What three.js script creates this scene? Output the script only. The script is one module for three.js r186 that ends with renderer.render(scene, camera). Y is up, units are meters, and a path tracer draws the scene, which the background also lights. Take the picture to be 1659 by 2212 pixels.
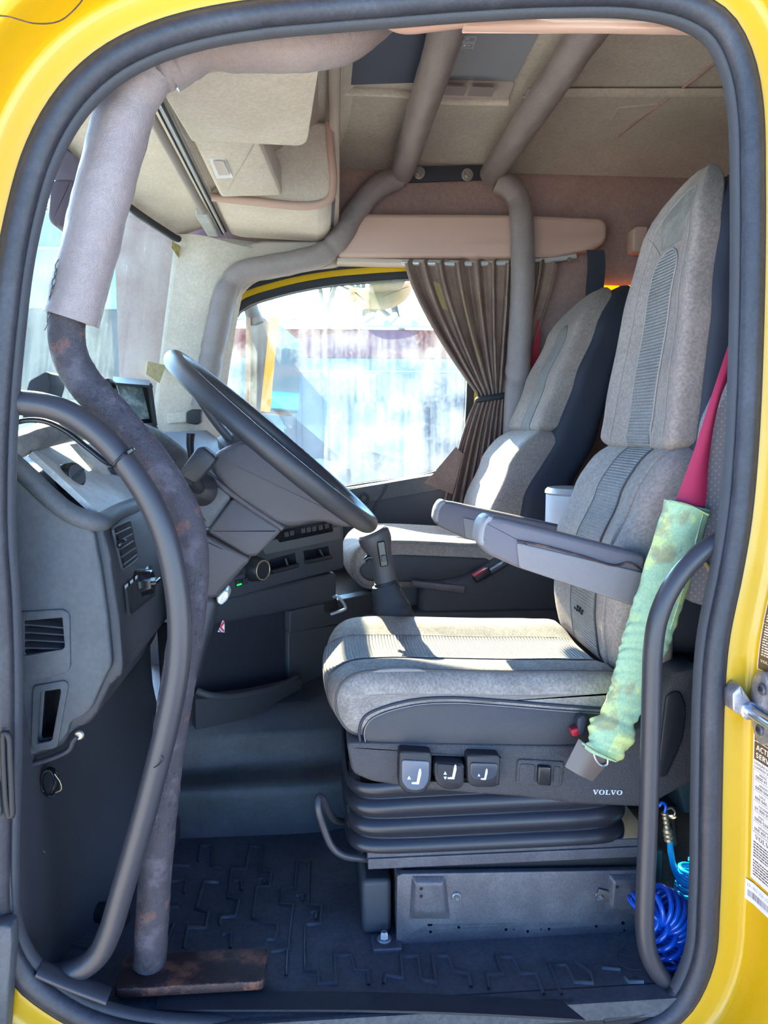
import * as THREE from 'three';
import { Sky } from 'three/addons/objects/Sky.js';
import { RoundedBoxGeometry } from 'three/addons/geometries/RoundedBoxGeometry.js';
import { mergeVertices, toCreasedNormals, mergeGeometries } from 'three/addons/utils/BufferGeometryUtils.js';
import { FontLoader } from 'three/addons/loaders/FontLoader.js';
import { TextGeometry } from 'three/addons/geometries/TextGeometry.js';
import { ImprovedNoise } from 'three/addons/math/ImprovedNoise.js';
// ---------------------------------------------------------------- camera, sky, sun, exposure
// x runs to the rear of the lorry, y up, z towards the photographer; the door opening is the plane z = 0, its sill y = 0
const scene = new THREE.Scene();
const FW = 1659, FH = 2212, FOCAL = 1661, DIST = 1.1, EYE = 0.816;
const camera = new THREE.PerspectiveCamera(2 * Math.atan(FH / 2 / FOCAL) * 180 / Math.PI, FW / FH, 0.02, 400);
camera.position.set(0, EYE, DIST);
camera.rotation.order = 'YXZ';
camera.rotation.y = -Math.atan(134.5 / FOCAL);
camera.rotation.x = -Math.atan(188 / FOCAL * Math.cos(Math.atan(134.5 / FOCAL)));
camera.updateMatrixWorld(true); camera.updateProjectionMatrix();
const SUN = new THREE.Vector3(-0.2, 0.59, -1).normalize();
const sky = new Sky(); sky.name = 'sky'; sky.scale.setScalar(300);
const su = sky.material.uniforms;
su.turbidity.value = 6; su.rayleigh.value = 0.65; su.mieCoefficient.value = 0.004; su.mieDirectionalG.value = 0.75; su.sunPosition.value.copy(SUN);
scene.add(sky);
scene.backgroundIntensity = 1; scene.environmentIntensity = 1;
const sun = new THREE.DirectionalLight(0xffeccb, 14);
sun.position.copy(SUN).multiplyScalar(12); sun.target.position.set(0, 0.6, -0.7); sun.castShadow = true;
sun.shadow.mapSize.set(2048, 2048); Object.assign(sun.shadow.camera, { left: -4, right: 4, top: 4, bottom: -4, near: 1, far: 30 });
scene.add(sun, sun.target);
const renderer = new THREE.WebGLRenderer({ antialias: true });
renderer.toneMapping = THREE.LinearToneMapping; renderer.toneMappingExposure = 3.25;
renderer.shadowMap.enabled = true;
// ---------------------------------------------------------------- helpers
const V = (x, y, z) => new THREE.Vector3(x, y, z), V2 = (x, y) => new THREE.Vector2(x, y);
const PI = Math.PI, clamp = THREE.MathUtils.clamp, lerp = THREE.MathUtils.lerp, sstep = THREE.MathUtils.smoothstep;
let seedNow = 7; const rnd = () => { seedNow = (seedNow * 1664525 + 1013904223) >>> 0; return seedNow / 4294967296; };
const IN = new ImprovedNoise(), nz = (x, y = 0.3, z = 0.7) => IN.noise(x, y, z);
// a measured point of the place: where the line of sight through a photograph pixel meets a plane of known depth
const sight = (px, py) => V(px / FW * 2 - 1, 1 - py / FH * 2, 0.5).unproject(camera).sub(camera.position).normalize();
const onP = (px, py, p0, n) => { const d = sight(px, py), t = n.dot(p0.clone().sub(camera.position)) / n.dot(d); return camera.position.clone().addScaledVector(d, t); };
const W = (px, py, z) => onP(px, py, V(0, 0, z), V(0, 0, 1));
const WX = (px, py, x) => onP(px, py, V(x, 0, 0), V(1, 0, 0));
const WY = (px, py, y) => onP(px, py, V(0, y, 0), V(0, 1, 0));
const WL = (list, z) => list.map(p => W(p[0], p[1], p[2] ?? z));
const floorY = z => lerp(-0.105, -0.1, sstep(z, -0.1, -0.04));
const WF = (px, py, up = 0) => { let y = -0.105; for (let i = 0; i < 12; i++) y = lerp(y, floorY(WY(px, py, y).z) + up, 0.7); return WY(px, py, y); };
const taken = {};
function numbered(n) { const k = taken[n] = (taken[n] ?? -1) + 1; return k ? n + '_' + String(k).padStart(3, '0') : n; }
function obj(name, geo, m, parent = scene) {
  if (Array.isArray(geo)) geo = mergeGeometries(geo.map(g => { g = g.index ? g.toNonIndexed() : g; for (const k of Object.keys(g.attributes)) if (!['position', 'normal', 'uv'].includes(k)) g.deleteAttribute(k); return g; }));
  const o = new THREE.Mesh(geo, m); o.name = parent === scene ? numbered(name) : name; o.castShadow = o.receiveShadow = true; parent.add(o); return o;
}
function tag(o, label, category, group) { o.userData.label = label; o.userData.category = category; if (group) o.userData.group = group; return o; }
function thing(name, label, category, group) { const o = new THREE.Group(); o.name = numbered(name); scene.add(o); return tag(o, label, category, group); }
function struct(name, geo, m, label) { const o = geo ? obj(name, geo, m) : new THREE.Group(); if (!geo) { o.name = numbered(name); scene.add(o); } o.userData.kind = 'structure'; if (label) o.userData.label = label; return o; }
// uv in metres from the faces' main directions
function mUV(g, turn = 0) {
  g = g.index ? g.toNonIndexed() : g;
  const p = g.attributes.position, uv = new Float32Array(p.count * 2), a = V(), b = V(), c = V();
  for (let i = 0; i < p.count; i += 3) {
    a.fromBufferAttribute(p, i); b.fromBufferAttribute(p, i + 1); c.fromBufferAttribute(p, i + 2);
    const n = b.clone().sub(a).cross(c.clone().sub(a)), ax = Math.abs(n.x), ay = Math.abs(n.y), az = Math.abs(n.z);
    [a, b, c].forEach((q, k) => { let u, v; if (az >= ax && az >= ay) { u = q.x; v = q.y; } else if (ax >= ay) { u = q.z; v = q.y; } else { u = q.x; v = q.z; } if (turn) [u, v] = [v, u]; uv[(i + k) * 2] = u; uv[(i + k) * 2 + 1] = v; });
  }
  g.setAttribute('uv', new THREE.BufferAttribute(uv, 2)); return g;
}
const crease = (g, a = 0.6) => { g.deleteAttribute('uv'); g.deleteAttribute('normal'); return mUV(toCreasedNormals(mergeVertices(g, 1e-5), a)); };
function grid(fn, nu, nv, closeU = false) {   // fn(u, v) -> Vector3
  const pos = [], uv = [], idx = []; let len = 0;
  const P = []; for (let j = 0; j <= nv; j++) { P[j] = []; for (let i = 0; i <= nu; i++) P[j][i] = fn(i / nu, j / nv); }
  const dv = [0]; const mid = nu >> 1; for (let j = 1; j <= nv; j++) dv[j] = dv[j - 1] + P[j][mid].distanceTo(P[j - 1][mid]);
  const du = [0]; const mj = nv >> 1; for (let i = 1; i <= nu; i++) du[i] = du[i - 1] + P[mj][i].distanceTo(P[mj][i - 1]);
  for (let j = 0; j <= nv; j++) for (let i = 0; i <= nu; i++) { const q = P[j][i]; pos.push(q.x, q.y, q.z); uv.push(du[i], dv[j]); }
  for (let j = 0; j < nv; j++) for (let i = 0; i < nu; i++) { const a = j * (nu + 1) + i, b = a + 1, c = a + nu + 1, d = c + 1; idx.push(a, b, d, a, d, c); }
  const g = new THREE.BufferGeometry(); g.setAttribute('position', new THREE.Float32BufferAttribute(pos, 3)); g.setAttribute('uv', new THREE.Float32BufferAttribute(uv, 2)); g.setIndex(idx); g.computeVertexNormals();
  if (closeU) { const n = g.attributes.normal; for (let j = 0; j <= nv; j++) { const a = j * (nu + 1), b = a + nu, v = V().fromBufferAttribute(n, a).add(V().fromBufferAttribute(n, b)).normalize(); n.setXYZ(a, v.x, v.y, v.z); n.setXYZ(b, v.x, v.y, v.z); } }
  return g;
}
function slab(fn, nu, nv, th) {   // a sheet with real thickness, th along its normal (may be negative)
  const e = 1e-3, N = (u, v) => { const a = fn(Math.min(1, u + e), v).sub(fn(Math.max(0, u - e), v)), b = fn(u, Math.min(1, v + e)).sub(fn(u, Math.max(0, v - e))); return a.cross(b).normalize(); };
  const back = (u, v) => fn(u, v).addScaledVector(N(u, v), th);
  const A = grid(fn, nu, nv), B = grid(back, nu, nv); B.index.array.reverse(); B.computeVertexNormals();
  const edge = (f, n) => { const g = grid((u, t) => t < 0.5 ? f(u)[0] : f(u)[1], n, 1); return g; };
  const gs = [A, B, edge(u => [fn(u, 0), back(u, 0)], nu), edge(u => [fn(u, 1), back(u, 1)], nu), edge(v => [fn(0, v), back(0, v)], nv), edge(v => [fn(1, v), back(1, v)], nv)].map(g => g.toNonIndexed());
  return mergeGeometries(gs);
}
const bil = (a, b, c, d) => (u, v) => a.clone().lerp(b, u).lerp(d.clone().lerp(c, u), v);   // a b / d c
const curve = (pts, closed = false, t = 0.5) => new THREE.CatmullRomCurve3(pts, closed, 'centripetal', t);
function sweep(pts, r, { seg = 60, rad = 14, closed = false, ry = 1, caps = true, disp = null, raw = false } = {}) {
  const c = pts.isCurve || pts.getPointAt ? pts : curve(pts, closed), fr = c.computeFrenetFrames(seg, closed), L = c.getLength();
  const rf = typeof r === 'function' ? r : () => r;
  const sq = Array.isArray(ry) ? ry : null;
  const fn = (u, v) => {
    const i = Math.round(v * seg), p = c.getPointAt(v), th = u * 2 * PI, rr = rf(v, th) + (disp ? disp(v, th) : 0);
    let N = fr.normals[i], B = fr.binormals[i];
    if (sq) { const T = fr.tangents[i]; B = T.clone().cross(sq[0]).normalize(); N = B.clone().cross(T).normalize(); return p.addScaledVector(N, Math.cos(th) * rr * sq[1]).addScaledVector(B, Math.sin(th) * rr); }
    return p.addScaledVector(N, Math.cos(th) * rr).addScaledVector(B, Math.sin(th) * rr * ry);
  };
  const g = grid((u, v) => fn(u, v), rad, seg, true);
  if (!caps || closed) return g;
  const cap = (v, flip) => { const ctr = c.getPointAt(v), pos = [ctr.x, ctr.y, ctr.z], uv = [0, 0], idx = []; for (let k = 0; k <= rad; k++) { const q = fn(k / rad, v); pos.push(q.x, q.y, q.z); uv.push(Math.cos(k / rad * 2 * PI) * 0.03, Math.sin(k / rad * 2 * PI) * 0.03); } for (let k = 1; k <= rad; k++) flip ? idx.push(0, k + 1, k) : idx.push(0, k, k + 1); const q = new THREE.BufferGeometry(); q.setAttribute('position', new THREE.Float32BufferAttribute(pos, 3)); q.setAttribute('uv', new THREE.Float32BufferAttribute(uv, 2)); q.setIndex(idx); q.computeVertexNormals(); return q; };
  return mergeGeometries([g.toNonIndexed(), cap(0, true).toNonIndexed(), cap(1, false).toNonIndexed()]);
}
function roundPoly(pts, r, n = 4) {   // pts: [x, y] list -> rounded list
  const out = [], N = pts.length, rr = typeof r === 'number' ? pts.map(() => r) : r;
  for (let i = 0; i < N; i++) {
    const p = V2(...pts[i]), a = V2(...pts[(i + N - 1) % N]), b = V2(...pts[(i + 1) % N]), da = a.clone().sub(p), db = b.clone().sub(p);
    const k = Math.min(rr[i], da.length() * 0.49, db.length() * 0.49); if (k < 1e-6) { out.push([p.x, p.y]); continue; }
    const s = p.clone().add(da.setLength(k)), e = p.clone().add(db.setLength(k));
    for (let t = 0; t <= n; t++) { const w = t / n, q = s.clone().multiplyScalar((1 - w) ** 2).addScaledVector(p, 2 * w * (1 - w)).addScaledVector(e, w * w); out.push([q.x, q.y]); }
  }
  return out;
}
const smooth2 = (pts, n = 60, closed = true) => new THREE.CatmullRomCurve3(pts.map(p => V(p[0], p[1], 0)), closed, 'centripetal').getSpacedPoints(n).slice(0, closed ? -1 : undefined).map(p => [p.x, p.y]);
const shapeOf = (pts, holes = []) => { const s = new THREE.Shape(pts.map(p => V2(p[0], p[1]))); for (const h of holes) s.holes.push(new THREE.Path(h.map(p => V2(p[0], p[1])))); return s; };
function extr(pts, depth, bev = 0.003, { seg = 3, holes = [], steps = 1, ang = 0.6 } = {}) {   // from z = 0 back to z = -depth, outline kept
  const g = new THREE.ExtrudeGeometry(shapeOf(pts, holes), { depth: depth - 2 * bev, bevelEnabled: bev > 0, bevelSize: bev, bevelThickness: bev, bevelOffset: -bev, bevelSegments: seg, steps });
  g.translate(0, 0, -depth + bev); return crease(g, ang);
}
const pxPoly = (list, z) => list.map(p => { const q = W(p[0], p[1], z); return [q.x, q.y]; });
// outline measured in pixels, standing at depth z, going back by depth
function extrPx(list, z, depth, { bev = 0.004, r = 0, smooth = 0, holes = [], seg = 3, steps = 1 } = {}) {
  let p = pxPoly(list, z); if (r && !smooth) bev = Math.min(bev, r * 0.8); if (smooth) p = smooth2(p, smooth); else if (r) p = roundPoly(p, r);
  return extr(p, depth, bev, { seg, steps, holes: holes.map(h => { let q = pxPoly(h.pts, z); return h.r ? roundPoly(q, h.r) : q; }) }).translate(0, 0, z);
}
const rbox = (w, h, d, r = 0.006, s = 3) => { const g = new RoundedBoxGeometry(w, h, d, s, Math.min(r, w / 2.01, h / 2.01, d / 2.01)); return mUV(g); };
const place = (g, p, rx = 0, ry = 0, rz = 0) => g.applyMatrix4(new THREE.Matrix4().compose(p, new THREE.Quaternion().setFromEuler(new THREE.Euler(rx, ry, rz, 'YXZ')), V(1, 1, 1)));
const basis = (g, p, X, Y, Z) => g.applyMatrix4(new THREE.Matrix4().makeBasis(X, Y, Z).setPosition(p));
const lathe = (prof, n = 24) => { const g = new THREE.LatheGeometry(prof.map(p => V2(...p)), n); return g; };
const cyl = (r1, r2, h, n = 24, bev = 0.002) => { const b = Math.min(bev, h / 3, r1 / 2 || 1, r2 / 2 || 1); return crease(lathe([[0, -h / 2], [r1 - b, -h / 2], [r1, -h / 2 + b], [r2, h / 2 - b], [r2 - b, h / 2], [0, h / 2]], n), 0.7); };
const along = (g, p, dir) => g.applyMatrix4(new THREE.Matrix4().compose(p, new THREE.Quaternion().setFromUnitVectors(V(0, 1, 0), dir.clone().normalize()), V(1, 1, 1)));
const boxB = (x0, x1, y0, y1, z0, z1, r = 0.004) => rbox(x1 - x0, y1 - y0, z1 - z0, r).translate((x0 + x1) / 2, (y0 + y1) / 2, (z0 + z1) / 2);
// ---------------------------------------------------------------- textures and materials
function dataTex(n, m, f, srgb) { const d = new Uint8Array(n * m * 4); for (let j = 0; j < m; j++) for (let i = 0; i < n; i++) { const c = f(i / n, j / m); for (let k = 0; k < 3; k++) d[(j * n + i) * 4 + k] = clamp(Math.round((c.length ? c[k] : c) * 255), 0, 255); d[(j * n + i) * 4 + 3] = c.length > 3 ? clamp(Math.round(c[3] * 255), 0, 255) : 255; }
  const t = new THREE.DataTexture(d, n, m); t.wrapS = t.wrapT = THREE.RepeatWrapping; t.magFilter = THREE.LinearFilter; t.minFilter = THREE.LinearMipmapLinearFilter; t.generateMipmaps = true; if (srgb) t.colorSpace = THREE.SRGBColorSpace; t.needsUpdate = true; return t; }
function lattice(n, seed) { const s0 = seedNow; seedNow = seed; const a = Float32Array.from({ length: n * n }, rnd); seedNow = s0; return (u, v) => { u = ((u % 1) + 1) % 1 * n; v = ((v % 1) + 1) % 1 * n; const i = Math.floor(u), j = Math.floor(v), f = u - i, g = v - j, s = f * f * (3 - 2 * f), t = g * g * (3 - 2 * g), q = (x, y) => a[(y % n) * n + x % n]; return lerp(lerp(q(i, j), q(i + 1, j), s), lerp(q(i, j + 1), q(i + 1, j + 1), s), t); }; }
const L4 = lattice(4, 11), L8 = lattice(8, 3), L16 = lattice(16, 5), L32 = lattice(32, 9), L64 = lattice(64, 17), L128 = lattice(128, 23);
const fbm = (u, v) => L4(u, v) * 0.4 + L8(u, v) * 0.27 + L16(u, v) * 0.17 + L32(u, v) * 0.1 + L64(u, v) * 0.06;
const sized = (t, w, h = w) => { const c = t.clone(); c.repeat.set(1 / w, 1 / h); c.needsUpdate = true; return c; };
const T = {
  grain: dataTex(256, 256, (u, v) => L64(u, v) * 0.5 + L128(u, v) * 0.5),
  hide: dataTex(256, 256, (u, v) => { const a = Math.abs(L32(u, v) - 0.5) * 2, b = Math.abs(L64(u + 0.3, v + 0.1) - 0.5) * 2; return Math.min(1, Math.sqrt(a) * 0.6 + Math.sqrt(b) * 0.4); }),
  weave: dataTex(128, 128, (u, v) => 0.5 + 0.22 * Math.sin(u * 2 * PI * 32) * Math.sin(v * 2 * PI * 32) + (L128(u, v) - 0.5) * 0.5),
  ribs: dataTex(64, 16, (u) => Math.pow(0.5 + 0.5 * Math.sin(u * 2 * PI * 8), 0.7)),
  scuff: dataTex(512, 512, (u, v) => 0.5 + 0.5 * (fbm(u, v) - 0.5) + 0.2 * (L128(u, v) - 0.5)),
};
const blot = (a, b, lo = 0.35, hi = 0.65, fine = 0.06, n = 256) => dataTex(n, n, (u, v) => { const k = clamp((fbm(u, v) - lo) / (hi - lo), 0, 1), f = 1 + (L128(u, v) - 0.5) * fine * 2; return [0, 1, 2].map(i => clamp(lerp(a[i], b[i], k) * f, 0, 1)); }, true);
const sr = h => { const c = new THREE.Color(h); c.convertLinearToSRGB(); return [c.r, c.g, c.b]; };
const mixMap = (h1, h2, size, lo, hi, fine) => sized(blot(sr(h1), sr(h2), lo, hi, fine), size);
function mat(color, rough, o = {}) {
  const { bump, bs = 0.0004, size = 0.06, map, ...rest } = o;
  const m = new THREE.MeshPhysicalMaterial({ color: map ? 0xffffff : color, roughness: rough, ...rest });
  if (bump) { m.bumpMap = sized(T[bump], ...(Array.isArray(size) ? size : [size])); m.bumpScale = bs; }
  if (map) m.map = map; return m;
}
const M = {
  yellow: mat(0xd0a305, 0.36, { clearcoat: 0.4, clearcoatRoughness: 0.08 }),
  rubber: mat(0, 0.42, { map: mixMap(0x2d2f38, 0x42444d, 0.5, 0.4, 0.75, 0.12), bump: 'grain', bs: 0.0003, size: 0.05 }),
  rubberDark: mat(0x24262c, 0.55, { bump: 'grain', bs: 0.0003, size: 0.05 }),
  sleeve: mat(0, 0.34, { map: mixMap(0x8c8080, 0x968a89, 0.5, 0.3, 0.7, 0.03), bump: 'hide', bs: 0.0009, size: 0.05, clearcoat: 0.15, clearcoatRoughness: 0.4 }),
  rust: mat(0, 0.6, { map: sized(dataTex(512, 512, (u, v) => { const k = sstep(fbm(u, v), 0.6, 0.66), s = sstep(L128(u, v) * 0.7 + L64(u, v) * 0.3, 0.62, 0.8) * sstep(fbm(u + 0.2, v + 0.6), 0.35, 0.6), g = sstep(fbm(u + 0.37, v + 0.2), 0.5, 0.62); let c = [0.28, 0.265, 0.295].map((x, i) => lerp(x, [0.37, 0.35, 0.385][i], g)); c = c.map((x, i) => lerp(x, [0.46, 0.33, 0.31][i], k * 0.8)); return c.map((x, i) => lerp(x, [0.2, 0.19, 0.24][i], s * 0.8)); }, true), 0.32), bump: 'scuff', bs: 0.005, size: 0.1 }),
  rustPlate: mat(0, 0.45, { map: mixMap(0x3b2b2b, 0x8f5a44, 0.16, 0.42, 0.62, 0.2), bump: 'scuff', bs: 0.0015, size: 0.1 }),
  handle: mat(0x3a3a40, 0.36, { bump: 'grain', bs: 0.0001, size: 0.04 }),
  blackGloss: mat(0x1a1b20, 0.22),
  black: mat(0x23242a, 0.5, { bump: 'grain', bs: 0.0002, size: 0.04 }),
  blackSoft: mat(0x2a2c33, 0.7, { bump: 'hide', bs: 0.0004, size: 0.04 }),
  dash: mat(0, 0.55, { map: mixMap(0x4c5055, 0x575b60, 0.6, 0.3, 0.7, 0.05), bump: 'hide', bs: 0.0004, size: 0.035 }),
  dashDark: mat(0x414349, 0.5, { bump: 'hide', bs: 0.0004, size: 0.035 }),
  dashPale: mat(0, 0.5, { map: mixMap(0xa9acac, 0xc6c8c6, 0.3, 0.35, 0.7, 0.06), bump: 'grain', bs: 0.0002, size: 0.05 }),
  cowl: mat(0x494548, 0.48, { bump: 'hide', bs: 0.0003, size: 0.03 }),
  wheel: mat(0x36363a, 0.4, { bump: 'hide', bs: 0.00025, size: 0.03 }),
  cream: mat(0, 0.75, { map: mixMap(0xcfc4b6, 0xd9cfc2, 0.6, 0.3, 0.7, 0.04), bump: 'grain', bs: 0.0003, size: 0.08 }),
  creamTrim: mat(0xbfaea2, 0.6),
  ceil: mat(0, 0.85, { map: mixMap(0xb9afa4, 0xc4bab0, 0.7, 0.3, 0.7, 0.05), bump: 'weave', bs: 0.0004, size: 0.06 }),
  wallPink: mat(0, 0.85, { map: mixMap(0xa08480, 0xaa8d86, 0.8, 0.3, 0.7, 0.05), bump: 'weave', bs: 0.0004, size: 0.06 }),
  boxPink: mat(0xc8a698, 0.6, { bump: 'grain', bs: 0.0002, size: 0.06 }),
  hatch: mat(0x36405a, 0.6), hatchGrey: mat(0x8c8f98, 0.6, { bump: 'grain', bs: 0.0002, size: 0.05 }),
  lens: mat(0xc9bdb6, 0.25, { clearcoat: 0.3 }),
  fabric: mat(0, 0.9, { map: mixMap(0x857e79, 0xa09890, 0.35, 0.3, 0.75, 0.12), bump: 'weave', bs: 0.0005, size: 0.03, sheen: 0.5, sheenRoughness: 0.6 }),
  fabricRib: mat(0, 0.85, { map: mixMap(0x8a8582, 0x9a9490, 0.3, 0.3, 0.75, 0.08), bump: 'ribs', bs: 0.003, size: [0.052, 0.05], sheen: 0.4 }),
  fabricWarm: mat(0, 0.9, { map: mixMap(0x958780, 0xa1938a, 0.4, 0.3, 0.75, 0.1), bump: 'weave', bs: 0.0005, size: 0.03, sheen: 0.4 }),
  fabricWorn: mat(0, 0.85, { map: mixMap(0x857d76, 0x959089, 0.14, 0.4, 0.66, 0.12), bump: 'weave', bs: 0.0005, size: 0.03 }),
  piping: mat(0x55504f, 0.8), thread: mat(0x9b928b, 0.8), foam: mat(0x958d88, 0.95, { bump: 'scuff', bs: 0.002, size: 0.05 }),
  vinyl: mat(0x3c3b40, 0.42, { bump: 'hide', bs: 0.0004, size: 0.03 }),
  shell: mat(0x2f333f, 0.6, { bump: 'weave', bs: 0.0003, size: 0.03 }),
  seatPlastic: mat(0x484649, 0.5, { bump: 'hide', bs: 0.0012, size: 0.05 }),
  bellows: mat(0x2a2b32, 0.3, { bump: 'grain', bs: 0.0001, size: 0.04 }),
  steel: mat(0, 0.42, { map: mixMap(0x57565c, 0x69676c, 0.25, 0.35, 0.7, 0.08), metalness: 0.25, bump: 'scuff', bs: 0.0003, size: 0.1 }),
  bolt: mat(0xa6a29c, 0.35, { metalness: 0.8 }), chrome: mat(0xd8dade, 0.2, { metalness: 0.85 }), silver: mat(0xd0d4d6, 0.3, { metalness: 0.35 }),
  brass: mat(0xb9a885, 0.35, { metalness: 0.7 }), zinc: mat(0, 0.4, { map: mixMap(0x9c979a, 0xbdb5b2, 0.05, 0.35, 0.7, 0.2), metalness: 0.6 }),
  hole: mat(0x1c1c1f, 0.7), white: mat(0xe8eaec, 0.6), whiteInk: mat(0xd7dde4, 0.5), red: mat(0xb52332, 0.4), green: mat(0x35c45a, 0.4, { emissive: 0x1fb04a, emissiveIntensity: 0.8 }),
  curtain: mat(0, 0.9, { map: mixMap(0x8a7268, 0x9b8277, 0.3, 0.3, 0.7, 0.08), bump: 'weave', bs: 0.0004, size: 0.03, sheen: 0.3 }),
  patch: mat(0xb09a6c, 0.9, { bump: 'weave', bs: 0.0006, size: 0.03 }),
  belt: mat(0xb02a52, 0.65, { bump: 'weave', bs: 0.0004, size: 0.02, sheen: 0.3 }), beltRed: mat(0xb8243a, 0.7), beltYellow: mat(0xd2b84a, 0.8),
  cloth: mat(0, 0.9, { map: sized(dataTex(512, 512, (u, v) => { const y = sstep(fbm(u, v), 0.46, 0.6), b = sstep(fbm(u + 0.41, v + 0.33), 0.53, 0.64), d = sstep(fbm(u + 0.7, v + 0.12), 0.58, 0.72), f = 1 + (L128(u, v) - 0.5) * 0.1; return [0.66, 0.79, 0.64].map((x, i) => { x = lerp(x, [0.80, 0.86, 0.58][i], y); x = lerp(x, [0.62, 0.60, 0.47][i], b * 0.7); x = lerp(x, [0.45, 0.66, 0.62][i], d * 0.7); return x * f; }); }, true), 0.3), bump: 'weave', bs: 0.0004, size: 0.02 }),
  dotted: mat(0, 0.8, { map: sized(dataTex(64, 64, (u, v) => { const q = (a, b) => Math.hypot(((u - a + 1.5) % 1) - 0.5, ((v - b + 1.5) % 1) - 0.5) < 0.1; return q(0.25, 0.25) || q(0.75, 0.75) ? [0.72, 0.71, 0.73] : [0.55, 0.53, 0.55]; }, true), 0.0125), bump: 'weave', bs: 0.0003, size: 0.02 }),
  hose: mat(0x0a55c8, 0.22, { clearcoat: 0.4 }), hoseLight: mat(0x12a4e8, 0.22, { clearcoat: 0.4 }),
  mirror: mat(0xdfe4e6, 0.03, { metalness: 1 }),
  glass: new THREE.MeshPhysicalMaterial({ color: 0xf4fbf8, roughness: 0, transmission: 1, thickness: 0, ior: 1.45 }),
  tree: mat(0, 0.95, { map: mixMap(0x7d7a6a, 0x9b9a80, 1.5, 0.3, 0.7, 0.2) }),
};
// dust on the panes: pale grime that scatters the light, with wiped streaks and runs
const grime = (base, streak, n, seed) => { const a = lattice(64, seed), b = lattice(16, seed + 1); return dataTex(n, n, (u, v) => { const run = a(u, v * 0.08) * 0.6 + a(u * 2, v * 0.05 + 0.3) * 0.4, cl = b(u, v), sc = Math.pow(Math.abs(a(u * 0.25 + v * 0.55, v * 0.3 - u * 0.5) - 0.5) * 2, 6); const k = base + streak * (run - 0.5) + 0.16 * (cl - 0.5) + 0.1 * sc + (L128(u, v) - 0.5) * 0.06; return [k, k, k]; }); };
M.grime1 = new THREE.MeshPhysicalMaterial({ color: 0xe9f1ec, roughness: 1, transmission: 0.35, thickness: 0, ior: 1.05, specularIntensity: 0.1, transparent: true, alphaMap: sized(grime(0.15, 0.16, 512, 41), 0.9), depthWrite: false });
M.grime2 = new THREE.MeshPhysicalMaterial({ color: 0xeef2f4, roughness: 1, transmission: 0.35, thickness: 0, ior: 1.05, specularIntensity: 0.1, transparent: true, alphaMap: sized(grime(0.11, 0.14, 512, 77), 0.9), depthWrite: false });
// ---------------------------------------------------------------- outdoors
struct('ground', boxB(-40, 60, -1.5, -1.3, -40, 12, 0.01), mat(0, 0.95, { map: mixMap(0xa89f92, 0xbdb5a6, 3, 0.3, 0.7, 0.15), bump: 'scuff', bs: 0.01, size: 0.8 }));
// ---------------------------------------------------------------- cab side with the door opening
const sealPx = [[560, 28], [700, 15], [830, 5], [1000, -8], [1200, -18], [1380, -15], [1490, 8], [1560, 50], [1600, 120], [1622, 220], [1628, 400], [1625, 700], [1615, 950], [1600, 1120], [1580, 1240], [1552, 1380], [1542, 1500], [1537, 1700], [1532, 1950], [1520, 2080], [1470, 2180], [1400, 2225], [1300, 2244], [1000, 2250], [600, 2248], [400, 2244], [280, 2232], [180, 2203], [105, 2160], [55, 2118], [18, 2060], [-2, 1990], [-5, 1900], [-3, 1750], [0, 1600], [0, 1450], [-5, 1300], [-15, 1150], [-15, 1000], [-8, 850], [5, 700], [22, 560], [44, 450], [76, 340], [120, 250], [172, 182], [240, 125], [330, 80], [430, 50]];
const sealCurve = curve(WL(sealPx, 0), true);
const SEALN = 240, sealPts = sealCurve.getSpacedPoints(SEALN);   // last equals first
const outward = sealPts.map((p, i) => { const a = sealPts[(i + SEALN - 1) % SEALN], b = sealPts[(i + 1) % SEALN]; return V(b.y - a.y, -(b.x - a.x), 0).normalize(); });
{ const c = V(0, 0.75, 0); const s = Math.sign(sealPts[0].clone().sub(c).dot(outward[0])); outward.forEach(o => o.multiplyScalar(s)); }
const ringProfile = [[0.006, -0.012], [0.008, -0.009], [0.01, -0.006], [0.018, 0.0], [0.046, 0.002], [0.056, 0.006], [0.06, 0.016], [0.063, 0.05], [0.067, 0.085], [0.073, 0.095], [0.086, 0.1], [0.1, 0.092], [0.115, 0.094], [0.145, 0.108], [0.21, 0.118], [0.44, 0.12]];
const profAt = t => { const f = t * (ringProfile.length - 1), i = Math.min(ringProfile.length - 2, Math.floor(f)), k = f - i; return [lerp(ringProfile[i][0], ringProfile[i + 1][0], k), lerp(ringProfile[i][1], ringProfile[i + 1][1], k)]; };
const bodySide = struct('wall_left', grid((u, v) => { const i = Math.round(u * SEALN), [d, z] = profAt(v); return sealPts[i].clone().addScaledVector(outward[i], d).add(V(0, 0, z)); }, SEALN, (ringProfile.length - 1) * 3, true), M.yellow, 'glossy yellow painted cab side around the open doorway');
{ // the inner skin of that side, behind the opening
  const hole = sealPts.slice(0, -1).filter((_, i) => i % 3 === 0).map((p, k) => { const q = p.clone().addScaledVector(outward[k * 3], 0.004); return [q.x, q.y]; });
  obj('inner_skin', extr([[-0.95, -0.3], [1.85, -0.3], [1.85, 1.95], [-0.95, 1.95]], 0.03, 0, { holes: [hole] }).translate(0, 0, -0.012), M.dashDark, bodySide);
}
{ // panel joint at the upper front corner of the body
  obj('panel_joint', sweep(WL([[-40, 32], [0, 34], [20, 36], [40, 42], [70, 50], [110, 50], [135, 42], [170, 10], [190, -20]], 0.116), 0.0008, { seg: 30, rad: 6 }), M.rustPlate, bodySide);
}
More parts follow.
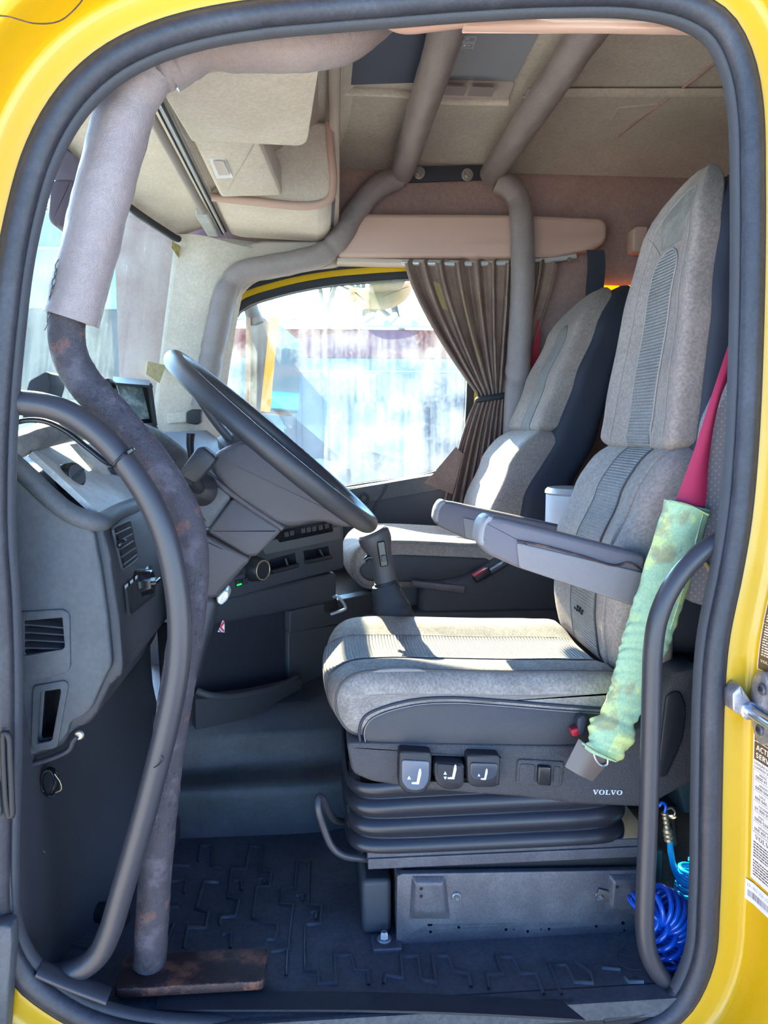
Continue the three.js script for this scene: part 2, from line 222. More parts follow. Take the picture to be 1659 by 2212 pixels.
// ---------------------------------------------------------------- door weatherstrip
{
  const t = thing('door_weatherstrip', 'dark grey rubber weatherstrip running round the whole yellow door opening', 'weatherstrip');
  obj('bulb_seal', grid((u, v) => { const i = Math.round(v * SEALN), th = u * 2 * PI, o = outward[i], r = 0.0165 + 0.0006 * nz(i * 0.4, 3, u * 2); return sealPts[i].clone().addScaledVector(o, Math.cos(th) * r - 0.001).add(V(0, 0, Math.sin(th) * r * 0.85 - 0.002)); }, 16, SEALN), M.rubber, t);
  obj('clip_strip', grid((u, v) => { const i = Math.round(v * SEALN), th = u * 2 * PI, o = outward[i]; return sealPts[i].clone().addScaledVector(o, -0.0185 + Math.cos(th) * 0.006).add(V(0, 0, -0.016 + Math.sin(th) * 0.012)); }, 10, SEALN), mat(0x45484f, 0.6, { bump: 'grain', bs: 0.0006, size: 0.03 }), t);
  obj('outer_lip', grid((u, v) => { const i = Math.round(v * SEALN), th = u * 2 * PI, o = outward[i]; return sealPts[i].clone().addScaledVector(o, 0.0135 + Math.cos(th) * 0.004).add(V(0, 0, 0.001 + Math.sin(th) * 0.004)); }, 8, SEALN), M.rubberDark, t);
}
// ---------------------------------------------------------------- floor, walls, ceiling
const ZF = -1.75, XB = 1.8, CEIL = 1.77;
const floorS = struct('floor', slab((u, v) => { const z = lerp(0.0, -0.66, v); return V(lerp(-0.75, XB, u), floorY(z), z); }, 20, 40, -0.03), mat(0, 0.42, { map: mixMap(0x4a4f55, 0x5a5f65, 0.6, 0.3, 0.7, 0.12), bump: 'grain', bs: 0.0012, size: 0.05 }), 'dark rubber floor mat with raised block pattern');
{ // raised ribs of the mat
  const ribs = [[[428, 1862], [433, 1828], [460, 1829], [456, 1872], [476, 1874]], [[571, 1992], [546, 1986], [554, 1917], [582, 1917], [587, 1886], [560, 1882], [568, 1832], [540, 1829], [530, 1879], [500, 1878], [492, 1940], [517, 1946], [508, 1980], [477, 1982], [473, 2000]],
    [[628, 2000], [634, 1956], [606, 1955], [608, 1922], [636, 1920], [642, 1863], [669, 1863], [666, 1957], [695, 1958], [692, 1996], [660, 1998]], [[474, 1907], [440, 1905], [424, 1965], [450, 1973], [443, 2006], [405, 2004], [396, 2050]], [[376, 1870], [412, 1872]], [[372, 1905], [404, 1902], [396, 1932]], [[362, 1960], [388, 1962]], [[366, 1998], [376, 1998], [358, 2044]],
    [[576, 2030], [595, 2030], [600, 2000], [571, 1992]], [[480, 2020], [500, 2018], [497, 2050]], [[622, 2056], [618, 2110]], [[628, 2000], [624, 2052], [586, 2056]], [[660, 1998], [658, 2060], [660, 2098], [687, 2100], [690, 2125], [725, 2125], [722, 2064], [760, 2065], [766, 2098], [796, 2100], [796, 2130]],
    [[828, 2127], [832, 2106], [869, 2114], [865, 2066], [904, 2068], [910, 2117], [942, 2124], [933, 2065], [969, 2068], [980, 2100], [1013, 2106], [1018, 2134]], [[1056, 2138], [1051, 2106], [1086, 2106], [1070, 2066], [1108, 2070], [1124, 2103], [1159, 2106], [1175, 2150]], [[1213, 2150], [1186, 2084], [1224, 2087], [1243, 2122], [1279, 2125], [1276, 2103], [1243, 2078]], [[1300, 2092], [1340, 2096]], [[1350, 2112], [1360, 2122], [1390, 2122]],
    [[508, 1903], [522, 1905], [522, 1925]], [[560, 1900], [572, 1901], [570, 1912]], [[640, 1935], [655, 1936], [653, 1948]], [[672, 1972], [684, 1972], [682, 1988]], [[20, 1985], [50, 1990]], [[86, 2022], [120, 2028]], [[88, 2030], [190, 2052]], [[134, 2008], [166, 2016]], [[136, 2016], [162, 2024]], [[36, 2030], [74, 2034]]];
  const mr = mat(0x454a50, 0.35);
  for (const r of ribs) { const pts = r.map(p => WF(p[0], p[1])); const path = new THREE.CurvePath(); for (let i = 1; i < pts.length; i++) path.add(new THREE.LineCurve3(pts[i - 1], pts[i])); path.computeFrenetFrames = THREE.Curve.prototype.computeFrenetFrames;
    const side = []; const n = pts.length; const off = pts.map((p, i) => { const a = pts[Math.max(0, i - 1)], b = pts[Math.min(n - 1, i + 1)], d1 = p.clone().sub(a).normalize(), d2 = b.clone().sub(p).normalize(); const N1 = V(-d1.z, 0, d1.x), N2 = V(-d2.z, 0, d2.x); const m = (i === 0 ? N2 : i === n - 1 ? N1 : N1.clone().add(N2).normalize()); const c = i === 0 || i === n - 1 ? 1 : Math.max(0.5, m.dot(N1)); return m.multiplyScalar(0.0028 / c); });
    const up = V(0, 0.004, 0), g = grid((u, v) => { const i = Math.round(v * (n - 1)), k = Math.round(u * 4), p = pts[i], o = off[i]; return [p.clone().add(o.clone().multiplyScalar(1.3)).sub(V(0, 0.001, 0)), p.clone().addScaledVector(o, 0.7).add(up), p.clone().add(up).add(V(0, 0.0008, 0)), p.clone().addScaledVector(o, -0.7).add(up), p.clone().addScaledVector(o, -1.3).sub(V(0, 0.001, 0))][k]; }, 4, n - 1);
    obj('mat_rib', g, mr, floorS); }
}
{ // tread plate on the sill
  const t = thing('sill_tread', 'black studded tread plate along the door sill below the floor mat', 'tread plate');
  const a = 0, b = 0;
  const y0 = -0.1;
  obj('plate', boxB(-0.55, 0.64, -0.2, y0, -0.04, -0.002, 0.004), M.black, t);
  const f = (u, v) => WY(lerp(lerp(345, 335, v), lerp(1215, 1265, v), u), lerp(2150, 2190, v) + 22 * Math.pow(Math.max(0, u - 0.35) / 0.65, 2), y0);
  obj('stud_field', slab((u, v) => f(u, v).add(V(0, 0.003, 0)), 30, 2, -0.004), M.blackSoft, t);
  const studs = new THREE.InstancedMesh(new RoundedBoxGeometry(0.005, 0.004, 0.0042, 1, 0.001), M.dash, 84 * 6); let k = 0; const mm = new THREE.Matrix4();
  for (let i = 0; i < 84; i++) for (let j = 0; j < 6; j++) { if ((Math.floor(i / 7) + (j > 2 ? 1 : 0)) % 4 === 3) continue; const p = f((i + 0.5) / 84, (j + 0.5) / 6); mm.makeTranslation(p.x, y0 + 0.0042, p.z); studs.setMatrixAt(k++, mm); }
  studs.count = k; studs.name = 'stud'; studs.userData.kind = 'stuff'; t.add(studs);
}
// far side wall with the passenger window
const farGlassPx = [[452, 1010], [462, 880], [476, 770], [492, 705], [520, 664], [600, 634], [700, 613], [800, 603], [900, 597], [985, 596], [1008, 640], [1014, 760], [1010, 900], [1000, 985], [955, 1017], [760, 1052], [600, 1080], [470, 1085]];
const farHole = smooth2(pxPoly(farGlassPx, ZF), 70);
const grow = (pts, d) => { const n = pts.length; let A = 0; pts.forEach((p, i) => { const q = pts[(i + 1) % n]; A += p[0] * q[1] - q[0] * p[1]; }); const s = A > 0 ? 1 : -1; return pts.map((p, i) => { const a = pts[(i + n - 1) % n], b = pts[(i + 1) % n], dx = b[0] - a[0], dy = b[1] - a[1], l = Math.hypot(dx, dy) || 1; return [p[0] + s * dy / l * d, p[1] - s * dx / l * d]; }); };
struct('wall_right', extr([[-0.72, -0.3], [XB, -0.3], [XB, 1.95], [-0.72, 1.95]], 0.04, 0, { holes: [grow(farHole, 0.075)] }).translate(0, 0, ZF - 0.01), M.wallPink, 'dusty pink and beige lining of the far cab side');
{
  const d = struct('door_1', null, null, 'passenger door seen from inside');
  const ring = (a, b, z, th, m, n) => obj(n, extr(grow(farHole, b), th, 0.003, { holes: [grow(farHole, a)] }).translate(0, 0, z), m, d);
  ring(0.055, 0.105, ZF + 0.012, 0.05, M.creamTrim, 'frame_lining'); ring(0.042, 0.06, ZF + 0.014, 0.05, M.rubberDark, 'frame_seal'); ring(0.022, 0.046, ZF + 0.004, 0.05, M.yellow, 'painted_frame'); ring(-0.004, 0.026, ZF - 0.004, 0.05, M.black, 'window_channel');
  const lower = pxPoly([[430, 1072], [600, 1072], [760, 1050], [955, 1018], [1000, 1000], [1080, 985], [1080, 1330], [430, 1330]], ZF);
  obj('door_panel', extr(roundPoly(lower, 0.02), 0.05, 0.012).translate(0, 0, ZF + 0.06), M.dashDark, d);
  obj('sill_trim', slab((u, v) => W(lerp(700, 960, u), lerp(1066, 1022, u) + v * 34, ZF + 0.064), 10, 1, 0.012), M.dash, d);
  obj('panel_groove', sweep(WL([[836, 1048], [832, 1056], [826, 1068], [812, 1092], [806, 1110]], ZF + 0.07), 0.004, { seg: 14, rad: 6 }), M.dashDark, d);
  obj('pull_cup', sweep([...Array(17)].map((_, k) => W(787 + 8 * Math.cos(k / 16 * 2 * PI), 1077 + 10 * Math.sin(k / 16 * 2 * PI), ZF + 0.074)), 0.004, { seg: 24, rad: 6 }), M.blackGloss, d);
  const w = struct('window_2', null, null, 'dusty streaked passenger door window');
  obj('pane', extr(grow(farHole, 0.012), 0.005, 0).translate(0, 0, ZF - 0.03), M.glass, w);
  obj('dust_film', mUV(new THREE.ShapeGeometry(shapeOf(grow(farHole, 0.01)))).translate(0, 0, ZF - 0.026), M.grime2, w);
}
struct('wall_back', boxB(XB - 0.02, XB + 0.02, -0.3, 1.95, ZF, 0, 0.002), M.wallPink, 'dim pinkish rear lining behind the seats');
struct('ceiling', slab((u, v) => { const x = lerp(-0.1, XB, u), z = lerp(0, ZF, v); return V(x, CEIL - 0.05 * Math.pow(Math.abs(v - 0.5) * 2, 6) + 0.0 * u, z); }, 24, 24, 0.03), M.ceil, 'beige grey fabric headliner');
// ---------------------------------------------------------------- windscreen, header and far pillar
const wsTop = curve([V(-0.47, 1.44, -1.68), V(-0.56, 1.465, -1.4), V(-0.615, 1.485, -1.1), V(-0.645, 1.5, -0.8), V(-0.635, 1.495, -0.5), V(-0.58, 1.48, -0.2), V(-0.5, 1.45, -0.03)]);
const wsAt = (u, v) => { const p = wsTop.getPoint(u), k = 1 - v; return V(p.x - 0.13 * k, lerp(p.y, 0.6, k), p.z + (u - 0.5) * -0.02 * k); };
{
  const w = struct('window_1', null, null, 'dusty windscreen with wiper-swept streaks');
  obj('pane', slab((u, v) => wsAt(u, v), 24, 12, 0.005), M.glass, w);
  obj('dust_film', grid((u, v) => wsAt(u, v).add(V(0.006, 0, 0)), 24, 12), M.grime1, w);
  obj('edge_seal', sweep([...Array(20)].map((_, i) => wsAt(0, i / 19)).concat([...Array(30)].map((_, i) => wsAt((i + 1) / 30, 1))), 0.012, { seg: 90, rad: 8 }), M.rubberDark, w);
}
// header panel above the windscreen
const RX = -0.33, RY = 1.475;
struct('trim_1', slab((u, v) => { const a = wsTop.getPoint(u), b = V(RX + 0.02, RY + 0.012, a.z); return a.clone().add(V(-0.02, 0.012, 0)).lerp(b, v).add(V(0, 0.018 * Math.sin(v * PI), 0)); }, 24, 10, 0.03), M.cream, 'cream header panel above the windscreen');
struct('trim_2', slab((u, v) => V(lerp(RX + 0.02, 0.1, u), lerp(RY + 0.014, CEIL, u), lerp(0, ZF, v)), 6, 4, 0.03), M.cream, 'cream front headliner rising to the roof');
// far pillar between windscreen and passenger door
struct('wall_front', slab((u, v) => { const a = wsAt(0, 1 - v).add(V(-0.015, 0.02, 0.0)), pz = ZF + 0.004, b = V(W(lerp(548, 430, Math.pow(v, 0.6)), 0, pz).x, a.y, pz); return a.clone().lerp(b, u).add(V(0, 0, 0.03 * Math.sin(u * PI))); }, 8, 14, -0.03), M.cream, 'cream far windscreen pillar lining');
struct('trim_3', extrPx([[500, 535], [560, 520], [740, 520], [740, 575], [600, 592], [545, 610], [500, 660], [478, 720], [455, 720], [470, 620]], ZF + 0.03, 0.03, { bev: 0.008, r: 0.03 }), M.creamTrim, 'pinkish beige trim above the passenger window');
// ---------------------------------------------------------------- roll cage: bare steel and padded tubes
const wr = (k, a, s = 30) => (v, th) => a * (nz(v * s, Math.cos(th) * 1.3 + k, Math.sin(th) * 1.3) + 0.6 * nz(v * s * 2.3 + 9, Math.cos(th) * 2 + k, Math.sin(th) * 2)) ;
{
  const t = thing('roll_cage', 'roll cage of bare rusty tube and grey leather padded bars inside the cab', 'roll cage');
  obj('upright_tube', sweep(WL([[322, 2081, -0.1075], [329, 1980, -0.104], [342, 1800, -0.098], [362, 1620, -0.092], [388, 1450, -0.08], [408, 1320, -0.085], [413, 1220, -0.088], [402, 1130, -0.09], [362, 1045, -0.094], [300, 960, -0.098], [236, 885, -0.1], [184, 828, -0.1], [152, 770, -0.1], [143, 700, -0.1], [158, 620, -0.1], [185, 500, -0.1]]), 0.0265, { seg: 180, rad: 24, disp: (v, th) => 0.0016 * nz(v * 40, Math.cos(th) * 1.5, Math.sin(th) * 1.5) + 0.0009 * nz(v * 130, Math.cos(th) * 5, Math.sin(th) * 5) + (v < 0.26 ? 0.0024 * Math.max(0, nz(v * 22, th * 0.8, 5)) : 0) }), M.rust, t);
  const pl = WY(258, 2120, -0.086), pr = WY(574, 2120, -0.086), c = V((pl.x + pr.x) / 2, -0.086, -0.094), hx = (pr.x - pl.x) / 2;
  const bp = obj('base_plate', extr(roundPoly([[c.x - hx, c.z - 0.041], [c.x + hx, c.z - 0.041], [c.x + hx, c.z + 0.041], [c.x - hx, c.z + 0.041]], 0.014), 0.016, 0.002).applyMatrix4(new THREE.Matrix4().makeRotationX(PI / 2).scale(V(1, 1, 1))).translate(0, -0.086, 0), M.rustPlate, t);
  const w0 = W(322, 2080, -0.1075);
  obj('weld_bead', sweep([...Array(24)].map((_, k) => V(w0.x + Math.cos(k / 24 * 2 * PI) * 0.029, -0.083 + 0.002 * nz(k, 2), w0.z + Math.sin(k / 24 * 2 * PI) * 0.029)), 0.006, { seg: 72, rad: 8, closed: true, disp: (v, th) => 0.0015 * Math.sin(v * 150) }), M.rustPlate, bp);
  for (const [x, y, r] of [[440, 2084, 0.010], [535, 2082, 0.010], [490, 2092, 0.013]]) { const p = WY(x, y, -0.0845); obj('bolt_hole', sweep([...Array(10)].map((_, k) => V(p.x + Math.cos(k / 10 * 2 * PI) * r, p.y, p.z + Math.sin(k / 10 * 2 * PI) * r * 0.6)), 0.0025, { seg: 30, rad: 6, closed: true }), M.rustPlate, bp); obj('bolt_recess', cyl(r, r, 0.004, 14).translate(p.x, p.y - 0.0025, p.z), M.hole, bp); }
  const crs = (v0, a, w = 0.02) => v => a * Math.exp(-(((v - v0) / w) ** 2));
  // near padding on the windscreen pillar
  obj('pillar_padding', sweep(WL([[153, 690], [178, 600], [205, 490], [232, 380], [262, 270], [290, 190], [312, 148]], -0.1), (v, th) => 0.0405 - 0.003 * Math.exp(-(((v - 0.86) / 0.05) ** 2)), { seg: 90, rad: 28, disp: (v, th) => wr(1, 0.0022, 7)(v, th) + 0.003 * Math.max(0, nz(v * 14, th * 0.7, 3)) * sstep(v, 0.6, 0.95) + (v < 0.03 ? 0.0016 * nz(th * 4, 1, 1) : 0) }), M.sleeve, t);
  obj('corner_padding', sweep(WL([[300, 185], [322, 160], [345, 142], [370, 128]], -0.11), 0.036, { seg: 30, rad: 20, disp: wr(4, 0.003, 4) }), M.sleeve, t);
  obj('roof_side_padding', sweep(WL([[352, 138, -0.12], [400, 108, -0.12], [470, 92, -0.125], [560, 86, -0.13], [660, 82, -0.135], [735, 66, -0.15], [800, 20, -0.18], [850, -40, -0.2]]), v => 0.042 - 0.007 * Math.exp(-(((v - 0.17) / 0.05) ** 2)) + 0.004 * sstep(v, 0.2, 0.6), { seg: 90, rad: 26, disp: wr(7, 0.0022, 7) }), M.sleeve, t);
  // cross bars under the roof
  const bar = (px, py, k) => { const a = W(px, py, -1.66); obj('cross_bar', sweep([V(a.x, a.y, -0.12), V(a.x, a.y, -0.6), V(a.x, a.y, -1.1), a], 0.041, { seg: 100, rad: 24, disp: (v, th) => wr(k, 0.0026, 11)(v, th) + 0.002 * Math.max(0, Math.sin(th * 1 + v * 3)) * nz(v * 16, 2, k) - 0.004 * Math.exp(-(((th - 4.1 - 0.3 * Math.sin(v * 12)) / 0.12) ** 2)) }), M.sleeve, t); };
  bar(868, 372, 3); bar(1062, 376, 8);
  // far legs
  obj('far_pillar_padding', sweep(WL([[862, 382], [812, 408], [770, 455], [738, 510], [700, 548], [640, 566], [575, 578], [520, 592], [490, 628], [474, 690], [462, 745], [450, 810], [440, 880]], -1.66), (v) => 0.043 - 0.005 * (1 - v), { seg: 120, rad: 22, disp: (v, th) => wr(12, 0.003, 16)(v, th) - 0.005 * (Math.exp(-(((v - 0.3) / 0.012) ** 2)) + Math.exp(-(((v - 0.62) / 0.012) ** 2)) + Math.exp(-(((v - 0.84) / 0.014) ** 2))) }), M.sleeve, t);
  obj('far_door_padding', sweep(WL([[1072, 392], [1098, 404], [1119, 430], [1127, 480, -1.585], [1129, 560, -1.575], [1127, 660, -1.57], [1121, 760, -1.57], [1117, 830, -1.57], [1112, 930, -1.57], [1108, 1090, -1.57]], -1.61), (v) => 0.0385 + 0.003 * sstep(v, 0, 0.2), { seg: 120, rad: 22, disp: (v, th) => wr(21, 0.0022, 12)(v, th) - 0.006 * Math.exp(-(((v - 0.63 - 0.012 * Math.sin(th)) / 0.014) ** 2)) + 0.004 * Math.exp(-(((v - 0.6) / 0.02) ** 2)) }), M.sleeve, t);
  obj('mounting_plate', extrPx([[868, 360], [1048, 356], [1050, 388], [866, 394]], -1.69, 0.012, { bev: 0.002 }), M.shell, t);
  for (const [x, y] of [[905, 374], [1009, 378]]) { const p = W(x, y, -1.685); const b = obj('bolt', along(cyl(0.0215, 0.0215, 0.008, 26), p.clone().add(V(0, 0, 0.004)), V(0, 0, 1)), M.bolt, t); obj('bolt_head', along(cyl(0.012, 0.012, 0.012, 6), p.clone().add(V(0, 0, 0.012)), V(0, 0, 1)), M.zinc, b); }
  // frayed stitching on the lower edge of the pillar padding
  for (let k = 0; k < 7; k++) { const y = 560 + k * 18, x = 118 - k * 3 + 4 * rnd(); obj('loose_thread', sweep(WL([[x + 8, y], [x, y + 14], [x - 2 + 6 * rnd(), y + 30], [x - 6, y + 46]], -0.07), 0.0007, { seg: 10, rad: 5 }), M.piping, t); }
}
// ---------------------------------------------------------------- grab handles
{
  const t = thing('grab_handle', 'black curved grab handle in front of the dashboard end, running down to the sill', 'grab handle');
  obj('rail', sweep(WL([[-80, 868], [-20, 868], [30, 869], [95, 876], [155, 897], [215, 940], [270, 1000], [318, 1072], [355, 1155], [378, 1250], [388, 1345], [384, 1440], [362, 1560], [330, 1690], [296, 1815], [262, 1930], [236, 2015], [212, 2062], [178, 2090], [135, 2106], [105, 2112]], -0.028), (v) => 0.0178, { seg: 170, rad: 22 }), M.handle, t);
  const a = W(140, 2112, -0.02);
  obj('mounting_foot', sweep(WL([[84, 2092], [120, 2108], [175, 2130], [235, 2152]], -0.012), 0.017, { seg: 30, rad: 16, ry: 0.5 }), M.handle, t);
  obj('paint_chip', sweep(WL([[333, 1658], [345, 1650], [352, 1640], [349, 1632]], -0.0102), 0.003, { seg: 12, rad: 6, ry: 0.3 }), M.blackGloss, t);
}
{
  const t = thing('grab_handle', 'black U-shaped grab handle standing beside the seat and blue hose', 'grab handle');
  obj('rail', sweep(WL([[1610, 1158], [1575, 1162], [1530, 1182], [1485, 1222], [1447, 1275], [1422, 1335], [1411, 1400], [1408, 1480], [1405, 1600], [1400, 1780], [1394, 1930], [1393, 2010], [1402, 2062], [1425, 2105], [1462, 2138], [1510, 2160]], -0.035), 0.0152, { seg: 150, rad: 22 }), M.handle, t);
}
{ // thin black cable tied to the front handle
  tag(obj('antenna_cable', sweep(WL([[-30, 955, -0.03], [15, 922, -0.03], [50, 909, -0.035], [95, 910, -0.04], [140, 930, -0.04], [190, 968, -0.035], [232, 1000, -0.025], [252, 1004, -0.012]]), 0.0038, { seg: 60, rad: 8 }), M.blackGloss), 'thin black cable arching over the dashboard to the grab handle', 'cable');
  const t = thing('cable_tie', 'black cable tie strapped round the front grab handle', 'cable tie');
  const c = W(262, 992, -0.028), d = W(290, 1022, -0.028).sub(W(240, 965, -0.028)).normalize(), n1 = V(0, 0, 1), n2 = d.clone().cross(n1).normalize();
  obj('strap', sweep([...Array(20)].map((_, k) => c.clone().addScaledVector(n1, Math.cos(k / 20 * 2 * PI) * 0.0192).addScaledVector(n2, Math.sin(k / 20 * 2 * PI) * 0.0192).addScaledVector(d, 0.002 * Math.sin(k / 20 * 2 * PI))), 0.0018, { seg: 60, rad: 6, closed: true }), M.blackGloss, t);
  obj('locking_head', place(rbox(0.011, 0.007, 0.008, 0.002), W(283, 974, -0.012), 0, 0, 0.6), M.blackGloss, t);
}
// ---------------------------------------------------------------- footwell, firewall and engine tunnel
{
  struct('trim_4', slab((u, v) => { const z = lerp(0, -0.72, u), y = lerp(-0.12, 0.74, v); const curveX = -0.46 + 0.10 * Math.pow(clamp((0.25 - y) / 0.3, 0, 1), 2) * sstep(-z, 0.15, 0.5) + 0.05 * sstep(-z, 0.3, 0.7) - 0.05 * sstep(y, 0.3, 0.7); return V(curveX, y, z); }, 16, 16, -0.04), M.dashDark, 'dark grained firewall of the driver footwell');
  // side of the engine tunnel, stepped, running back under the seats
  const prof = [[-0.56, -0.115], [-0.572, -0.06], [-0.58, -0.005], [-0.59, 0.005], [-0.64, 0.02], [-0.652, 0.035], [-0.67, 0.09], [-0.7, 0.22], [-0.72, 0.27], [-0.76, 0.285], [-1.1, 0.29]];
  const pc = new THREE.SplineCurve(prof.map(p => V2(...p)));
  struct('trim_5', slab((u, v) => { const x = lerp(-0.6, 1.75, u), q = pc.getPointAt(v), front = sstep(-x, 0.05, 0.5); return V(x, q.y < 0.09 ? q.y : 0.09 + (q.y - 0.09) * 0.3, q.x + 0.06 * front * sstep(v, 0.0, 0.5) - 0.05 * sstep(x, -0.05, 0.2)); }, 40, 60, -0.02), mat(0, 0.32, { map: mixMap(0x3a3d42, 0x4b4e53, 0.6, 0.35, 0.65, 0.06), bump: 'hide', bs: 0.0004, size: 0.03 }), 'dark vinyl covered engine tunnel beside the footwell');
  struct('trim_6', boxB(-0.5, 1.75, -0.06, 0.28, ZF, -1.05, 0.01), M.dashDark, 'dark passenger side floor');
}
// ---------------------------------------------------------------- dashboard
const dash = thing('dashboard', 'grey moulded dashboard with vents, switches and instrument hood across the cab', 'dashboard');
{
  // near end block
  const body = [[-60, 1012], [30, 1012], [62, 1034], [110, 1085], [165, 1128], [222, 1132], [240, 1200], [258, 1330], [269, 1440], [262, 1462], [238, 1480], [212, 1540], [190, 1566], [155, 1580], [140, 1612], [30, 1652], [-60, 1672]];
  obj('end_block', extrPx(body, -0.115, 0.4, { bev: 0.008, r: 0.012, seg: 4, holes: [{ pts: [[36, 1330], [148, 1320], [156, 1400], [148, 1416], [104, 1424], [46, 1434], [36, 1422]], r: 0.005 }, { pts: [[76, 1484], [140, 1476], [146, 1486], [124, 1602], [116, 1608], [76, 1612], [68, 1604]], r: 0.006 }] }), M.dashDark, dash);
  const face = [[-60, 1020], [22, 1020], [42, 1030], [80, 1062], [130, 1105], [190, 1140], [203, 1150], [218, 1230], [232, 1330], [241, 1425], [240, 1440], [226, 1465], [200, 1525], [185, 1545], [150, 1560], [146, 1585], [120, 1612], [25, 1648], [-60, 1668]];
  const cover = obj('end_cover', extrPx(face, -0.102, 0.02, { bev: 0.004, r: 0.012, seg: 3, holes: [{ pts: [[46, 1336], [140, 1328], [146, 1400], [138, 1408], [104, 1412], [52, 1420], [46, 1410]], r: 0.005 }, { pts: [[82, 1490], [134, 1482], [138, 1492], [118, 1600], [112, 1606], [80, 1612], [74, 1602]], r: 0.006 }] }), M.dash, dash);
  // upper trim rail curving along the hood
  obj('upper_trim', sweep(WL([[18, 992, -0.108], [55, 1024, -0.108], [100, 1068, -0.108], [150, 1108, -0.108], [195, 1126, -0.11], [212, 1128, -0.115], [245, 1112, -0.22], [285, 1095, -0.35], [318, 1085, -0.5]]), 0.0155, { seg: 70, rad: 14 }), M.dash, dash);
  // lower vent in the end cover
  const v = obj('side_vent', extrPx([[36, 1322], [136, 1316], [150, 1326], [152, 1440], [146, 1452], [44, 1482], [38, 1474]], -0.098, 0.006, { bev: 0.002, r: 0.006, holes: [{ pts: [[47, 1337], [138, 1330], [144, 1398], [136, 1406], [104, 1411], [54, 1420], [47, 1412]], r: 0.005 }] }), M.dash, dash);
  for (let k = 0; k < 6; k++) { const a = W(47, 1342 + k * 17, -0.112), b = W(143, 1352 + k * 15 + (k > 3 ? 2 : 0), -0.112); if (k === 5) b.lerp(a, 0.4); obj('vent_slat', place(rbox(b.distanceTo(a), 0.003, 0.016, 0.001), a.clone().lerp(b, 0.5), 0.3, 0, Math.atan2(b.y - a.y, b.x - a.x)), M.dashDark, v); }
  obj('vent_duct', extrPx([[40, 1330], [148, 1324], [148, 1416], [40, 1424]], -0.17, 0.01, { bev: 0.001 }), M.black, v);
  // cubby below it
  const cb = obj('cubby', extrPx([[70, 1482], [140, 1470], [148, 1480], [124, 1612], [116, 1618], [74, 1624], [66, 1612]], -0.098, 0.005, { bev: 0.002, r: 0.008, holes: [{ pts: [[82, 1492], [132, 1484], [136, 1493], [117, 1598], [110, 1604], [80, 1610], [75, 1602]], r: 0.007 }] }), M.dash, dash);
  obj('cubby_back', extrPx([[72, 1485], [140, 1478], [122, 1610], [70, 1618]], -0.17, 0.01, { bev: 0.002 }), M.blackGloss, cb);
  obj('lower_bracket', sweep(WL([[22, 1662], [70, 1650], [120, 1634], [150, 1618], [158, 1600], [166, 1590]], -0.108), 0.0065, { seg: 30, rad: 8, ry: 0.7 }), M.dashDark, dash);
  obj('screw', along(cyl(0.008, 0.008, 0.006, 16), W(171, 1588, -0.11), V(0, 0, 1)), M.bolt, dash);
  // switch face looking at the driver: a plane through the right edge of the end block
  const A = W(237, 1150, -0.13), B = W(274, 1440, -0.13), C = WX(330, 1110, A.x); const fu = V(0, 0, -1), fv = B.clone().sub(A).normalize(), fn = V(fv.y * -1, fv.x, 0); if (fn.x < 0) fn.negate(); fn.normalize();
  const onF = (px, py, lift = 0) => onP(px, py, A.clone().addScaledVector(fn, lift), fn);
  const quadF = (list, lift, th) => slab(bil(...list.map(p => onF(p[0], p[1], lift))), 4, 4, -th);
  const av = obj('air_vent', sweep(roundPoly([[243, 1140], [280, 1124], [297, 1206], [264, 1232]], 5, 3).map(p => onF(p[0], p[1], 0.003)), 0.0028, { seg: 80, rad: 8, closed: true }), M.dash, dash);
  obj('vent_duct', quadF([[245, 1142], [279, 1127], [295, 1204], [265, 1229]], 0.001, 0.004), M.hole, av);
  for (let k = 0; k < 5; k++) { const t = (k + 0.6) / 5; obj('vent_slat', sweep([onF(lerp(246, 266, t), lerp(1144, 1228, t), 0.005), onF(lerp(278, 295, t), lerp(1130, 1204, t), 0.005)], 0.003, { seg: 4, rad: 6, ry: 0.5 }), M.dashDark, av); }
  obj('vent_tab', sweep([onF(257, 1180, 0.01), onF(262, 1172, 0.016), onF(269, 1168, 0.012)], 0.0045, { seg: 10, rad: 8 }), M.blackGloss, av);
  const sp = obj('switch_row', quadF([[267, 1268], [322, 1222], [330, 1286], [274, 1330]], 0.002, 0.006), M.black, dash);
  for (let k = 0; k < 5; k++) { const t0 = k / 5 + 0.02, t1 = (k + 1) / 5 - 0.02, q = (t, d) => [lerp(267, 322, t) + d * lerp(7, 8, t), lerp(1268, 1222, t) + d * 60]; obj('rocker_switch', slab(bil(onF(...q(t0, 0.06), 0.006), onF(...q(t1, 0.06), 0.006), onF(...q(t1, 0.94), 0.006), onF(...q(t0, 0.94), 0.006)), 2, 6, -0.004), M.blackSoft, sp); obj('switch_mark', slab(bil(onF(...q(t0 + 0.03, -0.02), 0.0075), onF(...q(t1 - 0.03, -0.02), 0.0075), onF(...q(t1 - 0.03, 0.1), 0.0075), onF(...q(t0 + 0.03, 0.1), 0.0075)), 1, 1, -0.001), M.whiteInk, sp); }
  const lk = onF(312, 1258, 0.014); const kn = obj('light_knob', along(cyl(0.026, 0.021, 0.03, 30), lk, fn), M.blackGloss, dash); obj('knob_grip', along(rbox(0.008, 0.014, 0.04, 0.003), lk.clone().addScaledVector(fn, 0.018), fn), M.blackGloss, kn);
  // binnacle: pale inner panel with a round knob
  obj('binnacle_side', slab(bil(W(60, 985, -0.14), W(150, 962, -0.45), W(322, 1092, -0.5), W(205, 1118, -0.13)), 10, 10, -0.01), M.dashPale, dash);
  obj('instrument_panel', slab(bil(WX(150, 960, -0.42), WX(330, 965, -0.46), WX(352, 1110, -0.46), WX(280, 1110, -0.42)), 8, 8, -0.012), M.dashPale, dash);
